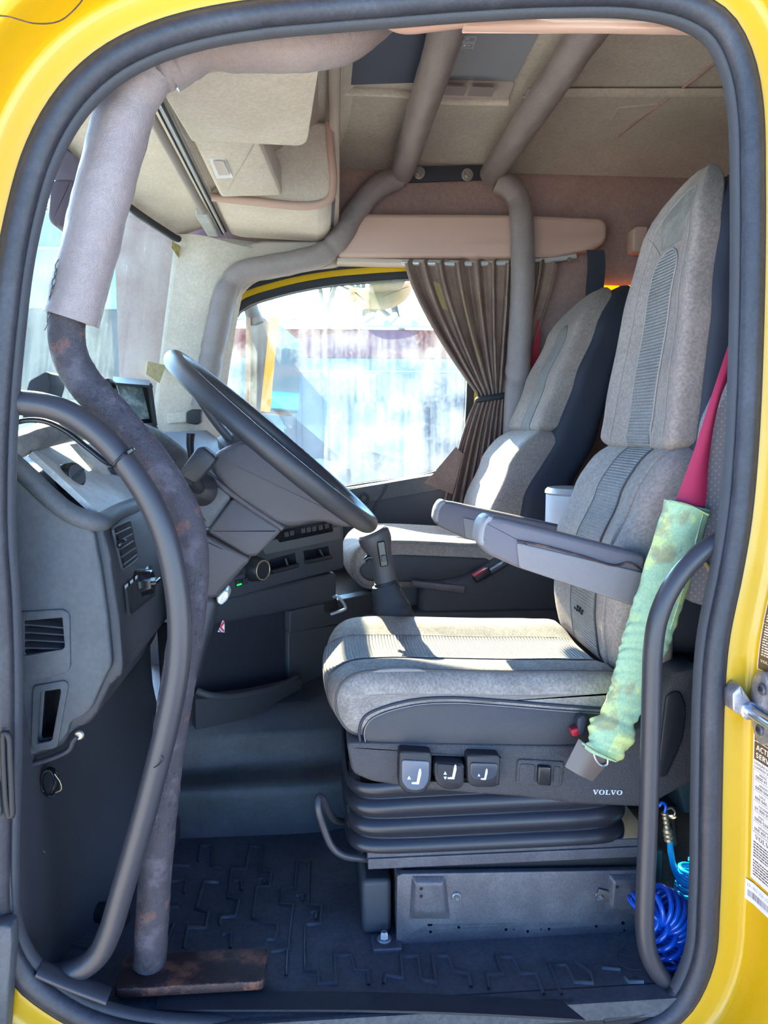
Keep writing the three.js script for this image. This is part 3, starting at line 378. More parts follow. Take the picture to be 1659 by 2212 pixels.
  obj('instrument_glass', slab(bil(WX(232, 1010, -0.412), WX(345, 985, -0.452), WX(356, 1100, -0.452), WX(300, 1105, -0.412)), 4, 4, -0.004), mat(0x3f4a5c, 0.2), dash);
  const k0 = W(152, 1030, -0.2), kd = V(0.85, 0.25, 0.5).normalize(); const hk = obj('height_knob', along(cyl(0.024, 0.022, 0.03, 30, 0.004), k0, kd), M.blackGloss, dash); obj('knob_face', along(cyl(0.017, 0.017, 0.004, 26), k0.clone().addScaledVector(kd, 0.016), kd), M.dash, hk); obj('knob_bar', along(rbox(0.005, 0.004, 0.032, 0.0015), k0.clone().addScaledVector(kd, 0.0185), kd), M.dashDark, hk);
  // hood over the instruments and the dash top
  obj('hood', sweep([W(-70, 1010, -0.1), W(0, 980, -0.11), W(60, 952, -0.17), W(130, 930, -0.27), W(205, 922, -0.4), W(280, 932, -0.5), W(345, 958, -0.6), W(395, 1000, -0.68), W(430, 1045, -0.72)], v => 0.024 + 0.004 * Math.sin(v * 3), { seg: 80, rad: 16, ry: 0.8 }), mat(0, 0.6, { map: mixMap(0x6a6c70, 0x8b8a88, 0.2, 0.35, 0.7, 0.08), bump: 'hide', bs: 0.0006, size: 0.035 }), dash);
  obj('top_pad', slab((u, v) => V(lerp(-0.78, -0.45, u), 0.735 + 0.02 * Math.sin(u * PI), lerp(-0.24, ZF, v)), 12, 20, -0.05), mat(0x7c7a76, 0.65, { bump: 'hide', bs: 0.0005, size: 0.035 }), dash);
  obj('passenger_front', slab((u, v) => V(lerp(-0.42, -0.2, Math.pow(v, 0.7)) , lerp(0.75, 0.25, v), lerp(-0.75, ZF, u)), 10, 14, -0.05), M.dashDark, dash);
}
// centre stack: a panel turned to the driver
{
  const O = V(-0.263, 0.43, -0.55), U = V(0.628, 0, -0.778).normalize(), Y = V(0, 1, 0), N = U.clone().cross(Y).normalize(); if (N.z < 0) N.negate();
  const pt = (px, py, lift = 0) => onP(px, py, O.clone().addScaledVector(N, lift), N);
  const uv = (px, py) => { const q = pt(px, py).sub(O); return [q.dot(U), q.y]; };
  const F = (g, lift = 0) => basis(g, O.clone().addScaledVector(N, lift), U, Y, U.clone().cross(Y));
  const poly = (list, depth, lift, { r = 0.006, bev = 0.003, holes = [] } = {}) => { const g = extr(roundPoly(list.map(p => uv(...p)), r), depth, bev, { holes: holes.map(h => roundPoly(h.map(p => uv(...p)), 0.004)) }); return basis(g, O.clone().addScaledVector(N, lift), U, Y, N); };
  const cs = obj('centre_stack', poly([[400, 1190], [610, 1130], [742, 1108], [744, 1228], [610, 1262], [520, 1290], [400, 1310]], 0.12, 0, { r: 0.01, bev: 0.006, holes: [[[576, 1204], [640, 1188], [645, 1224], [580, 1240]], [[650, 1186], [712, 1174], [717, 1206], [656, 1218]]] }), M.dashDark, dash);
  obj('radio', poly([[590, 1148], [714, 1124], [718, 1148], [600, 1172]], 0.006, 0.005, { bev: 0.001 }), M.blackGloss, cs);
  for (const [x, y] of [[610, 1150], [622, 1147], [646, 1142], [658, 1140], [670, 1138], [684, 1135], [697, 1132]]) obj('radio_key', poly([[x, y], [x + 8, y - 2], [x + 9, y + 8], [x + 1, y + 10]], 0.003, 0.008, { bev: 0.0006, r: 0.001 }), M.dashDark, cs);
  obj('trim_strip', poly([[560, 1172], [732, 1136], [734, 1164], [570, 1198]], 0.006, 0.004, { bev: 0.0015 }), mat(0x5a5b5e, 0.55), cs);
  for (const [l] of [[[[576, 1204], [640, 1188], [645, 1224], [580, 1240]]], [[[650, 1186], [712, 1174], [717, 1206], [656, 1218]]]]) {
    obj('tray_back', poly(l.map(([x, y], i) => [x + (i === 1 || i === 2 ? 12 : -12), y]), 0.004, -0.05, { bev: 0.001 }), M.dashDark, cs);
    obj('tray_lip', sweep([pt(l[3][0] + 6, l[3][1] - 4, 0.014), pt(l[2][0] - 2, l[2][1] - 3, 0.014)], 0.006, { seg: 6, rad: 10 }), M.black, cs);
    obj('tray_divider', sweep([pt(l[0][0] + 40, l[0][1] + 2, 0.008), pt(l[3][0] + 42, l[3][1] - 16, 0.008)], 0.003, { seg: 4, rad: 6 }), M.dashDark, cs);
  }
  const kp = pt(556, 1230, 0.014), knob = obj('heater_knob', along(cyl(0.03, 0.026, 0.034, 32, 0.004), kp, N), M.black, cs);
  obj('knob_ring', sweep([...Array(24)].map((_, k) => kp.clone().addScaledVector(N, 0.018).addScaledVector(U, Math.cos(k / 24 * 2 * PI) * 0.022).addScaledVector(Y, Math.sin(k / 24 * 2 * PI) * 0.022)), 0.0018, { seg: 60, rad: 6, closed: true }), M.brass, knob);
  for (const [x, y] of [[505, 1234], [519, 1228], [507, 1254], [521, 1250]]) obj('push_button', poly([[x, y], [x + 11, y - 3], [x + 12, y + 10], [x + 1, y + 13]], 0.004, 0.005, { bev: 0.001, r: 0.002 }), M.blackSoft, cs);
  obj('indicator_light', poly([[507, 1262], [517, 1259], [517, 1262], [507, 1265]], 0.002, 0.008, { bev: 0.0004, r: 0.001 }), M.green, cs);
  // lower dash: shelf, deep pocket, drawer
  obj('lower_shelf', poly([[430, 1300], [600, 1268], [738, 1236], [738, 1300], [600, 1330], [440, 1360]], 0.1, -0.015, { r: 0.015, bev: 0.01 }), M.dashDark, dash);
  const pk = obj('storage_pocket', poly([[420, 1355], [636, 1316], [640, 1500], [600, 1512], [430, 1540]], 0.1, -0.03, { r: 0.02, bev: 0.01 }), mat(0x33363e, 0.35, { bump: 'grain', bs: 0.0002, size: 0.04 }), dash);
  obj('pocket_rim', sweep([pt(425, 1492, 0.005), pt(445, 1500, 0.02), pt(490, 1505, 0.03), pt(560, 1494, 0.03), pt(620, 1476, 0.015), pt(640, 1462, 0.0)], 0.008, { seg: 30, rad: 10 }), M.dashDark, pk);
  obj('pocket_front', slab((u, v) => pt(lerp(415, 640, u), lerp(1498, 1462, u) + 8 * Math.sin(u * PI) + v * lerp(66, 34, u), 0.02 * Math.sin(u * PI) - 0.03 * v), 14, 6, -0.02), M.dashDark, pk);
  const dr = obj('drawer', poly([[640, 1322], [735, 1300], [860, 1275], [860, 1340], [735, 1352], [640, 1372]], 0.05, -0.02, { r: 0.006, bev: 0.004 }), M.dashDark, dash);
  obj('drawer_lower', poly([[638, 1368], [860, 1336], [860, 1480], [638, 1500]], 0.05, -0.022, { r: 0.006, bev: 0.004 }), M.dashDark, dash);
  obj('drawer_recess', poly([[712, 1298], [738, 1292], [742, 1318], [714, 1326]], 0.004, -0.017, { bev: 0.001, r: 0.003 }), M.hole, dr);
  obj('drawer_handle', sweep([pt(714, 1327, -0.01), pt(735, 1320, 0.008), pt(746, 1314, 0.014), pt(740, 1300, 0.012), pt(728, 1288, 0.004), pt(722, 1290, -0.012)], 0.0065, { seg: 40, rad: 10, ry: 0.6 }), M.silver, dr);
}
{ // small red, white and blue chevron sticker under the column
  const c = document.createElement('canvas'); c.width = 64; c.height = 128; const g = c.getContext('2d'); g.fillStyle = '#e9e6f0'; g.fillRect(0, 0, 64, 128); g.strokeStyle = '#d8203c'; g.lineWidth = 20; g.beginPath(); g.moveTo(70, 10); g.lineTo(26, 72); g.lineTo(60, 118); g.stroke(); g.strokeStyle = '#3b4ba8'; g.lineWidth = 12; g.beginPath(); g.moveTo(2, 86); g.lineTo(34, 126); g.stroke();
  const tx = new THREE.CanvasTexture(c); tx.colorSpace = THREE.SRGBColorSpace;
  const p = [[470, 1365], [485, 1366], [485, 1342], [481, 1340]].map(q => W(q[0], q[1], -0.47)); const geo = slab(bil(p[3], p[2], p[1], p[0]), 1, 1, 0.0015); const uvA = geo.attributes.uv, P3 = geo.attributes.position; for (let i = 0; i < uvA.count; i++) { uvA.setXY(i, (P3.getX(i) - p[0].x) / (p[1].x - p[0].x), (P3.getY(i) - p[1].y) / (p[3].y - p[1].y)); }
  tag(obj('sticker', geo, new THREE.MeshPhysicalMaterial({ map: tx, roughness: 0.5 })), 'small red, white and blue chevron sticker under the steering column', 'sticker');
}
// ---------------------------------------------------------------- steering column and wheel
{
  const t = thing('steering_column', 'grey plastic steering column shroud below the steering wheel', 'steering column');
  const zc = -0.42;
  obj('upper_cowl', extrPx([[452, 988], [480, 968], [530, 948], [600, 985], [700, 1055], [772, 1108], [776, 1140], [735, 1140], [690, 1124], [612, 1144], [506, 1072], [458, 1024]], -0.32, 0.2, { bev: 0.012, r: 0.03, seg: 5 }), M.cowl, t);
  obj('tilt_housing', extrPx([[395, 1010], [440, 985], [505, 1070], [448, 1150], [400, 1100]], -0.325, 0.18, { bev: 0.012, r: 0.015, seg: 4 }), M.dash, t);
  obj('cowl_rail', sweep(WL([[446, 1024], [500, 1066], [560, 1108], [612, 1142]], -0.325), 0.006, { seg: 16, rad: 8 }), M.cowl, t);
  obj('middle_cowl', extrPx([[503, 1074], [610, 1146], [552, 1203], [535, 1203], [446, 1150]], -0.322, 0.19, { bev: 0.012, r: 0.01, seg: 4 }), M.cowl, t);
  obj('lower_cowl', extrPx([[420, 1150], [448, 1154], [540, 1206], [536, 1216], [468, 1290], [452, 1296], [415, 1280]], -0.34, 0.15, { bev: 0.012, r: 0.012, seg: 4 }), M.cowl, t);
  obj('knee_cover', extrPx([[400, 1270], [446, 1284], [466, 1302], [440, 1400], [415, 1500], [385, 1560], [360, 1540]], -0.36, 0.12, { bev: 0.014, r: 0.02, seg: 4 }), M.dashDark, t);
  obj('release_pedal', extrPx([[466, 1292], [486, 1272], [494, 1282], [492, 1296], [478, 1308], [470, 1304]], -0.36, 0.05, { bev: 0.004, r: 0.008 }), M.silver, t);
  const st = obj('stalk_base', along(cyl(0.03, 0.022, 0.04, 26, 0.006), W(430, 1056, -0.3), V(-0.3, 0.2, 0.9)), M.black, t);
  obj('control_stalk', extrPx([[386, 1022], [424, 968], [436, 964], [462, 984], [466, 994], [430, 1038], [420, 1044], [392, 1030]], -0.22, 0.045, { bev: 0.008, r: 0.006, seg: 4 }), M.black, t);
  obj('stalk_arm', sweep(WL([[412, 1034, -0.24], [424, 1046, -0.26], [432, 1060, -0.3]]), 0.012, { seg: 12, rad: 10 }), M.black, t);
}
{
  const t = thing('steering_wheel', 'dark grey steering wheel seen almost edge-on', 'steering wheel');
  const c = W(593, 957, -0.42), a = W(786, 1128, -0.42).sub(W(386, 790, -0.42)).normalize(), b = V(0, 0, 1), n = b.clone().cross(a).normalize(); if (n.y < 0) n.negate();
  const R = W(815, 1138, -0.42).distanceTo(W(371, 776, -0.42)) / 2 - 0.014;
  obj('rim', sweep([...Array(40)].map((_, k) => c.clone().addScaledVector(a, Math.cos(k / 40 * 2 * PI) * R).addScaledVector(b, Math.sin(k / 40 * 2 * PI) * R)), 0.0185, { seg: 160, rad: 20, closed: true, ry: 1 }), M.wheel, t);
  const hc = c.clone().addScaledVector(n, -0.05);
  obj('hub', along(cyl(0.09, 0.075, 0.05, 36, 0.012), hc, n), M.dashDark, t);
  for (const th of [0.45, PI - 0.45, PI + 0.75, 2 * PI - 0.75]) { const d = a.clone().multiplyScalar(Math.cos(th)).addScaledVector(b, Math.sin(th)); const sp = obj('spoke', sweep([hc.clone().addScaledVector(d, 0.06), hc.clone().addScaledVector(d, 0.13).addScaledVector(n, 0.015), c.clone().addScaledVector(d, R - 0.006)], v => 0.02 - 0.006 * v, { seg: 20, rad: 12, ry: [n, 0.45] }), M.dashDark, t); obj('spoke_buttons', along(rbox(0.03, 0.006, 0.02, 0.002), hc.clone().addScaledVector(d, 0.13).addScaledVector(n, 0.026), n), M.silver, sp); }
}
{ // gear lever
  const t = thing('gear_lever', 'black gear lever with tall knob and leather boot beside the driver seat', 'gear lever');
  const z = -0.62;
  const base = W(852, 1350, z), col = W(832, 1262, z), mid = W(820, 1200, z), top = W(808, 1158, z);
  obj('boot', sweep([W(862, 1420, z), base, W(842, 1300, z), col], v => lerp(0.085, 0.03, Math.pow(v, 0.7)), { seg: 40, rad: 26, disp: (v, th) => 0.0025 * Math.sin(v * 40) * (1 - v) + wr(3, 0.003, 4)(v, th) }), mat(0x2c2e36, 0.35, { bump: 'hide', bs: 0.0006, size: 0.03 }), t);
  obj('collar', sweep([W(836, 1272, z), W(834, 1262, z), W(831, 1254, z)], v => 0.033 - 0.008 * v, { seg: 8, rad: 26 }), M.black, t);
  const kn = obj('knob', sweep([W(834, 1262, z), W(830, 1235, z), W(824, 1205, z), W(816, 1180, z), W(808, 1158, z), W(803, 1147, z)], v => 0.025 + 0.012 * sstep(v, 0.5, 0.85) * (1 - sstep(v, 0.93, 1.02) * 0.6), { seg: 40, rad: 26 }), M.cowl, t);
  obj('range_switch', place(rbox(0.018, 0.058, 0.012, 0.003), W(826, 1196, z + 0.034), 0, 0.1, 0.15), M.blackGloss, kn);
  obj('switch_key', place(rbox(0.012, 0.014, 0.006, 0.002), W(829, 1206, z + 0.042), 0, 0.1, 0.15), M.dash, kn);
  obj('trigger', sweep(WL([[788, 1210], [796, 1204], [808, 1205]], z + 0.01), 0.006, { seg: 10, rad: 8 }), M.blackGloss, kn);
}
{ // pedals, wiring, foot rest
  const z = -0.3; const t = thing('clutch_pedal', 'black ribbed pedal hanging deep in the dark footwell', 'pedal');
  const f = (u, v) => W(lerp(104, 188, u), lerp(1848, 1878, u * u) + v * 34 - 20 * (1 - v) * u * 0.3, z);
  obj('pedal_pad', slab((u, v) => f(u, v).add(V(0, 0, 0.02 * Math.sin(u * PI))), 12, 4, -0.016), M.black, t);
  for (let k = 0; k < 6; k++) { const u = (k + 0.5) / 6; obj('pad_ridge', sweep([f(u, 0.05).add(V(0, 0.003, 0.022 * Math.sin(u * PI) + 0.002)), f(u, 0.95).add(V(0, 0.003, 0.022 * Math.sin(u * PI) + 0.002))], 0.004, { seg: 4, rad: 6 }), M.blackSoft, t); }
  obj('pedal_arm', sweep(WL([[130, 1860, z - 0.01], [110, 1780, z - 0.03], [95, 1690, z - 0.06]]), 0.011, { seg: 14, rad: 10 }), M.black, t);
  const w = thing('wire_bundle', 'coil of black wires hanging below the dashboard end', 'wires');
  for (let k = 0; k < 4; k++) obj('wire_loop', sweep([...Array(14)].map((_, i) => { const a = i / 14 * 2 * PI; return W(103 + (14 + k) * Math.cos(a) + k * 2, 1690 + (26 + 2 * k) * Math.sin(a), -0.13 - 0.006 * k + 0.004 * Math.sin(a * 2 + k)); }), 0.0018, { seg: 50, rad: 6, closed: true }), M.blackGloss, w);
  obj('loose_wire', sweep(WL([[82, 1660], [78, 1690], [62, 1730], [46, 1760], [50, 1790], [70, 1815], [98, 1842]], -0.13), 0.0013, { seg: 40, rad: 6 }), M.piping, w);
  obj('connector', place(rbox(0.014, 0.03, 0.012, 0.002), W(38, 1788, -0.12), 0, 0, 0.5), M.dashDark, w);
  obj('copper_end', sweep(WL([[118, 1672], [130, 1690], [132, 1706], [120, 1712]], -0.128), 0.0011, { seg: 14, rad: 5 }), M.brass, w);
  const fr = thing('foot_rest', 'low black moulded foot rest at the front of the footwell floor', 'foot rest');
  obj('rest_body', sweep([WF(20, 1990), WF(60, 1975), WF(140, 1972), WF(220, 1985), WF(270, 2000)].map(p => p.add(V(0, 0.012, 0))), 0.02, { seg: 30, rad: 14, ry: 0.8 }), M.black, fr);
}
// ---------------------------------------------------------------- seats
const lin = (tab, y) => { for (let i = 1; i < tab.length; i++) if (y <= tab[i][0]) { const k = sstep(y, tab[i - 1][0], tab[i][0]); const kk = (y - tab[i - 1][0]) / (tab[i][0] - tab[i - 1][0]); return lerp(tab[i - 1][1], tab[i][1], clamp(lerp(kk, k, 0.5), 0, 1)); } return tab[tab.length - 1][1]; };
// backrest piece: horizontal sections between y0 and y1
function backPiece({ y0, y1, xf, hw, depth, wing = 0.02, zc, p = 0.42, top = 0.05, bottom = 0.03, arch = 0 }) {
  const X = y => lin(xf, y), H = y => lin(hw, y), D = typeof depth === 'number' ? () => depth : y => lin(depth, y);
  const endK = y => { const a = y > y1 - top ? Math.sqrt(Math.max(0, 1 - ((y - (y1 - top)) / top) ** 2)) : 1, b = y < y0 + bottom ? Math.sqrt(Math.max(0, 1 - ((y0 + bottom - y) / bottom) ** 2)) : 1; return Math.max(0.02, Math.min(a, b)); };
  const at = (th, y) => { const k = endK(y), kw = 1 - (1 - k) * (arch && y > (y0 + y1) / 2 ? arch : 0.35), c = Math.cos(th), s = Math.sin(th), cz = Math.sign(c) * Math.abs(c) ** p, cx = Math.sign(s) * Math.abs(s) ** p, d = D(y); return V(X(y) + d / 2 + cx * d / 2 * k - (s < 0 ? wing * Math.abs(cz) ** 3 * k * Math.abs(cx) : 0), y, zc + cz * H(y) * kw); };
  const ys = v => { const e = 0.12; return v < e ? y0 + bottom * (1 - Math.cos(v / e * PI / 2)) : v > 1 - e ? y1 - top * (1 - Math.sin((v - 1 + e) / e * PI / 2)) : lerp(y0 + bottom, y1 - top, (v - e) / (1 - 2 * e)); };
  const g = grid((u, v) => at(u * 2 * PI - PI / 2, ys(v)), 72, 56, true);
  const c0 = grid((u, v) => at(u * 2 * PI - PI / 2, y0).lerp(V(X(y0) + D(y0) / 2, y0, zc), v), 72, 1), c1 = grid((u, v) => at(u * 2 * PI - PI / 2, y1).lerp(V(X(y1) + D(y1) / 2, y1, zc), v), 72, 1);
  const front = (y, z, lift = 0) => { const k = endK(y), t = clamp(Math.abs(z - zc) / H(y), 0, 0.999), s = Math.sqrt(Math.max(0, 1 - t ** (2 / p))), cx = s ** p, d = D(y); return V(X(y) + d / 2 - cx * d / 2 * k - wing * t ** 3 * k * cx - lift, y, z); };
  return { geo: mergeGeometries([g, c0, c1].map(q => q.toNonIndexed())), front };
}
// cushion: slices across z of a side profile with a rounded edge
function cushion({ prof, zc, hw, r = 0.045, bow = 0.02, dip = 0.02, dipW = 0.55 }) {
  const pc = new THREE.CatmullRomCurve3(prof.map(p => V(p[0], p[1], 0)), true, 'centripetal'), c0 = pc.getPointAt(0).clone(); let cx = 0, cy = 0; prof.forEach(p => { cx += p[0] / prof.length; cy += p[1] / prof.length; });
  const ymax = Math.max(...prof.map(p => p[1]));
  const at = (u, v, lift = 0) => {   // v in -1..1 across
    const p = pc.getPointAt(((u % 1) + 1) % 1), t = pc.getTangentAt(((u % 1) + 1) % 1), n = V(-t.y, t.x, 0); if (n.x * (p.x - cx) + n.y * (p.y - cy) < 0) n.negate();
    const e = clamp((Math.abs(v) * hw - (hw - r)) / r, 0, 1), inset = r * (1 - Math.sqrt(1 - e * e));
    const q = p.clone().addScaledVector(n, lift - inset); const topK = clamp((n.y - 0.1) * 1.4, 0, 1);
    q.y -= dip * (1 - sstep(Math.abs(v), dipW - 0.25, dipW + 0.2)) * topK; q.x += bow * v * v * sstep(cx - p.x, 0, 0.2); q.z = zc + v * hw; return q;
  };
  const vs = v => Math.sign(v) * (1 - (1 - Math.abs(v)) ** 1.8), g = grid((u, v) => at(u, vs(v * 2 - 1)), 90, 48, true);
  const cap = s => grid((u, v) => at(u, s).lerp(V(cx, cy, zc + s * hw), v), 90, 1);
  return { geo: mergeGeometries([g, cap(-1), cap(1)].map(q => q.toNonIndexed())), at, pc };
}
function patch(at, u0, u1, v0, v1, lift, nu = 40, nv = 14) { return slab((u, v) => { return at(lerp(u0, u1, u), lerp(v0, v1, v), lift); }, nu, nv, 0.0008); }
const font = await new FontLoader().loadAsync('fonts/droid/droid_serif_bold.typeface.json');
const fontS = await new FontLoader().loadAsync('fonts/droid/droid_sans_bold.typeface.json');
function textG(str, h, d, f = font, wide = 1) { const g = new TextGeometry(str, { font: f, size: h, depth: d, curveSegments: 4, bevelEnabled: false }); g.scale(wide, 1, 1); g.computeBoundingBox(); g.translate(-(g.boundingBox.max.x + g.boundingBox.min.x) / 2, -h / 2, 0); return g; }

const DZ = -0.395;
{
  const t = thing('cab_seat', 'tall grey fabric driver seat with armrests on black bellows and steel base', 'seat');
  const cu = cushion({ prof: [[0.0, 0.33], [0.006, 0.362], [0.035, 0.386], [0.1, 0.393], [0.2, 0.39], [0.34, 0.384], [0.47, 0.38], [0.53, 0.372], [0.545, 0.33], [0.52, 0.275], [0.4, 0.268], [0.25, 0.268], [0.09, 0.265], [0.03, 0.275], [0.008, 0.3]], zc: DZ, hw: 0.213, r: 0.038, bow: 0.022, dip: 0.02, dipW: 0.5 });
  const cs = obj('cushion', cu.geo, M.fabric, t);
  // the ribbed middle of the cushion, its seams and the split edge
  const uFor = x => { let best = 0, bd = 9; for (let i = 0; i < 400; i++) { const p = cu.pc.getPointAt(i / 400); if (p.y > 0.35 && Math.abs(p.x - x) < bd) { bd = Math.abs(p.x - x); best = i / 400; } } return best; };
  const uBack = uFor(0.52), uF = -0.1;
  obj('ribbed_panel', slab((u, v) => { const uu = lerp(uBack, uF, u), k = sstep(u, 0.55, 1) * 0.12; return cu.at(uu, lerp(-0.36 - k, 0.5 + k * 0.6, v), 0.0025); }, 60, 14, -0.003), M.fabricRib, cs);
  for (const s of [0, 1]) obj('seam', sweep([...Array(30)].map((_, i) => { const u = i / 29, k = sstep(u, 0.55, 1) * 0.12; return cu.at(lerp(uBack, uF, u), s ? 0.5 + k * 0.6 : -0.36 - k, 0.001); }), 0.002, { seg: 80, rad: 6 }), M.piping, cs);
  obj('edge_piping', sweep([...Array(40)].map((_, i) => cu.at(lerp(uBack, -0.13, i / 39), 0.9, 0.0005)), 0.0028, { seg: 90, rad: 7 }), M.piping, cs);
  obj('split_foam', sweep([...Array(20)].map((_, i) => cu.at(lerp(uFor(0.2), uFor(0.045), i / 19), 0.9, 0.0)), v => 0.001 + 0.0032 * Math.sin(v * PI), { seg: 50, rad: 8 }), M.foam, cs);
  obj('side_skirt', extrPx([[786, 1606], [782, 1578], [795, 1552], [830, 1534], [900, 1518], [975, 1514], [1080, 1520], [1200, 1530], [1345, 1540], [1340, 1606], [1200, 1616], [1080, 1622], [900, 1616]], DZ + 0.216, 0.07, { bev: 0.008, r: 0.02, seg: 4 }), M.vinyl, cs);
  obj('skirt_piping', sweep(WL([[779, 1606], [776, 1576], [788, 1548], [828, 1528], [900, 1511], [975, 1507], [1080, 1513], [1200, 1523], [1345, 1533]], DZ + 0.214), 0.0026, { seg: 60, rad: 7 }), M.shell, cs);
  obj('skirt_stitching', sweep(WL([[790, 1606], [787, 1580], [799, 1557], [834, 1539], [902, 1523], [976, 1519], [1080, 1525], [1200, 1535], [1340, 1545]], DZ + 0.2155), 0.0008, { seg: 60, rad: 5 }), M.thread, cs);
  // backrest
  const up = backPiece({ y0: 0.765, y1: 1.318, xf: [[0.75, 0.628], [0.85, 0.640], [1.05, 0.664], [1.2, 0.690], [1.33, 0.735]], hw: [[0.75, 0.184], [0.85, 0.178], [1.0, 0.162], [1.15, 0.136], [1.25, 0.112], [1.33, 0.076]], depth: 0.045, wing: 0.03, zc: DZ - 0.012, top: 0.14, bottom: 0.03, arch: 0.9 });
  const ub = obj('upper_backrest', up.geo, M.fabricWarm, t);
  const lo = backPiece({ y0: 0.33, y1: 0.79, xf: [[0.33, 0.545], [0.45, 0.53], [0.58, 0.535], [0.68, 0.575], [0.79, 0.635]], hw: [[0.33, 0.16], [0.42, 0.19], [0.55, 0.202], [0.68, 0.204], [0.79, 0.19]], depth: 0.12, wing: 0.03, zc: DZ - 0.01, top: 0.05, bottom: 0.05 });
  const lb = obj('lower_backrest', lo.geo, M.fabricWarm, t);
  const zr = DZ - 0.004;
  const ribU = slab((u, v) => { const y = lerp(0.775, 1.155, v), w = 0.05 * Math.sqrt(Math.max(0.02, 1 - (clamp((v - 0.9) / 0.1, 0, 1)) ** 2)) + 0.006 * (1 - v); return up.front(y, zr + (u * 2 - 1) * w, 0.003); }, 10, 40, -0.003); 
  const swapUV = g => { const a = g.attributes.uv; for (let i = 0; i < a.count; i++) a.setXY(i, a.getY(i), a.getX(i)); return g; };
  obj('ribbed_strip', swapUV(ribU), M.fabricRib, ub);
  obj('strip_seam', sweep([...Array(41)].map((_, i) => { const v = i / 40, s = v < 0.5 ? v * 2 : (1 - v) * 2, y = lerp(0.775, 1.157, Math.sin(s * PI / 2)), w = (v < 0.5 ? -1 : 1) * (0.051 * Math.sqrt(Math.max(0, 1 - clamp((Math.sin(s * PI / 2) - 0.88) / 0.12, 0, 1) ** 2)) + 0.006 * (1 - s)); return up.front(y, zr + w, 0.002); }), 0.002, { seg: 120, rad: 6 }), M.thread, ub);
  // worn headrest insert
  obj('headrest_insert', slab((u, v) => { const th = lerp(-0.96, 0.96, u), y = lerp(1.165, 1.272, v), w = lerp(0.046, 0.07, Math.sin(v * PI * 0.6)) * (1 - 0.55 * Math.max(0, v - 0.75) / 0.25); return up.front(y, zr + th * w, 0.0012); }, 12, 16, -0.002), M.fabricWorn, ub);
  obj('headrest_seam', sweep([...Array(31)].map((_, i) => { const a = i / 30 * PI, y = 1.11 + 0.165 * Math.sin(a), z = zr - Math.cos(a) * 0.096; return up.front(y, z, 0.0012); }), 0.001, { seg: 80, rad: 6 }), M.thread, ub);
  for (const s of [-1, 1]) obj('wing_seam', sweep([...Array(24)].map((_, i) => { const y = lerp(0.785, 1.11, i / 23); return up.front(y, zr + s * lerp(0.132, 0.096, i / 23), 0.0012); }), 0.0009, { seg: 50, rad: 6 }), M.thread, ub);
  obj('headrest_cross_seam', sweep([...Array(10)].map((_, i) => up.front(lerp(1.155, 1.2, i / 9), zr - lerp(0.045, 0.1, i / 9), 0.0012)), 0.0009, { seg: 20, rad: 6 }), M.thread, ub);
  obj('ribbed_strip', swapUV(slab((u, v) => lo.front(lerp(0.345, 0.785, v), zr + (u * 2 - 1) * lerp(0.075, 0.056, v), 0.003), 10, 40, -0.003)), M.fabricRib, lb);
  for (const s of [-1, 1]) obj('strip_seam', sweep([...Array(24)].map((_, i) => lo.front(lerp(0.345, 0.785, i / 23), zr + s * lerp(0.077, 0.058, i / 23), 0.002)), 0.002, { seg: 60, rad: 6 }), M.piping, lb);
  for (const s of [1]) obj('bolster_piping', sweep([...Array(24)].map((_, i) => lo.front(lerp(0.36, 0.77, i / 23), zr + s * 0.135, 0.001)), 0.004, { seg: 60, rad: 7 }), M.fabricWarm, lb);
  { // worn-through mark on the lower strip
    const pts = [...Array(14)].map((_, i) => lo.front(0.437 + 0.012 * nz(i * 3.3, 1), zr - 0.045 + 0.004 * i, 0.0045)); obj('worn_mark', sweep(pts, v => 0.0016 + 0.001 * Math.sin(v * 40), { seg: 50, rad: 5 }), M.hole, lb);
  }
  // black back shell behind the fabric
  const sh = backPiece({ y0: 0.38, y1: 1.322, xf: [[0.38, 0.61], [0.6, 0.6], [0.78, 0.652], [1.05, 0.684], [1.2, 0.712], [1.33, 0.757]], hw: [[0.38, 0.17], [0.55, 0.208], [0.78, 0.193], [0.85, 0.188], [1.0, 0.173], [1.15, 0.149], [1.25, 0.126], [1.33, 0.09]], depth: 0.19, wing: 0, p: 0.28, zc: DZ - 0.012, top: 0.15, bottom: 0.05, arch: 0.85 });
  obj('back_shell', sh.geo, M.shell, t);
  // armrests
  const arm = (list, z, d, panel, n) => { const a = obj('armrest', extrPx(list, z, d, { bev: 0.011, r: 0.012, seg: 5 }), mat(0x6a656b, 0.5, { bump: 'hide', bs: 0.0003, size: 0.025 }), t); if (panel) { obj('side_panel', extrPx(panel, z + 0.004, 0.01, { bev: 0.002, r: 0.006 }), mat(0x837d7d, 0.6, { bump: 'hide', bs: 0.0003, size: 0.025 }), a); } return a; };
  const capM = mat(0x8b898b, 0.5);
  const na = arm([[1032, 1170], [1038, 1130], [1055, 1116], [1085, 1120], [1398, 1200], [1380, 1314], [1116, 1226], [1050, 1196]], -0.165, 0.055, [[1116, 1172], [1392, 1238], [1380, 1312], [1122, 1226]]);
  obj('end_cap', extrPx([[1031, 1172], [1037, 1132], [1052, 1114], [1072, 1116], [1054, 1134], [1048, 1186]], -0.163, 0.059, { bev: 0.009, r: 0.012, seg: 4 }), capM, na);
  obj('torn_edge', sweep(WL([[1118, 1168], [1180, 1180], [1260, 1202], [1330, 1222], [1358, 1216], [1392, 1236]], -0.1615), 0.002, { seg: 40, rad: 6 }), M.rustPlate, na);
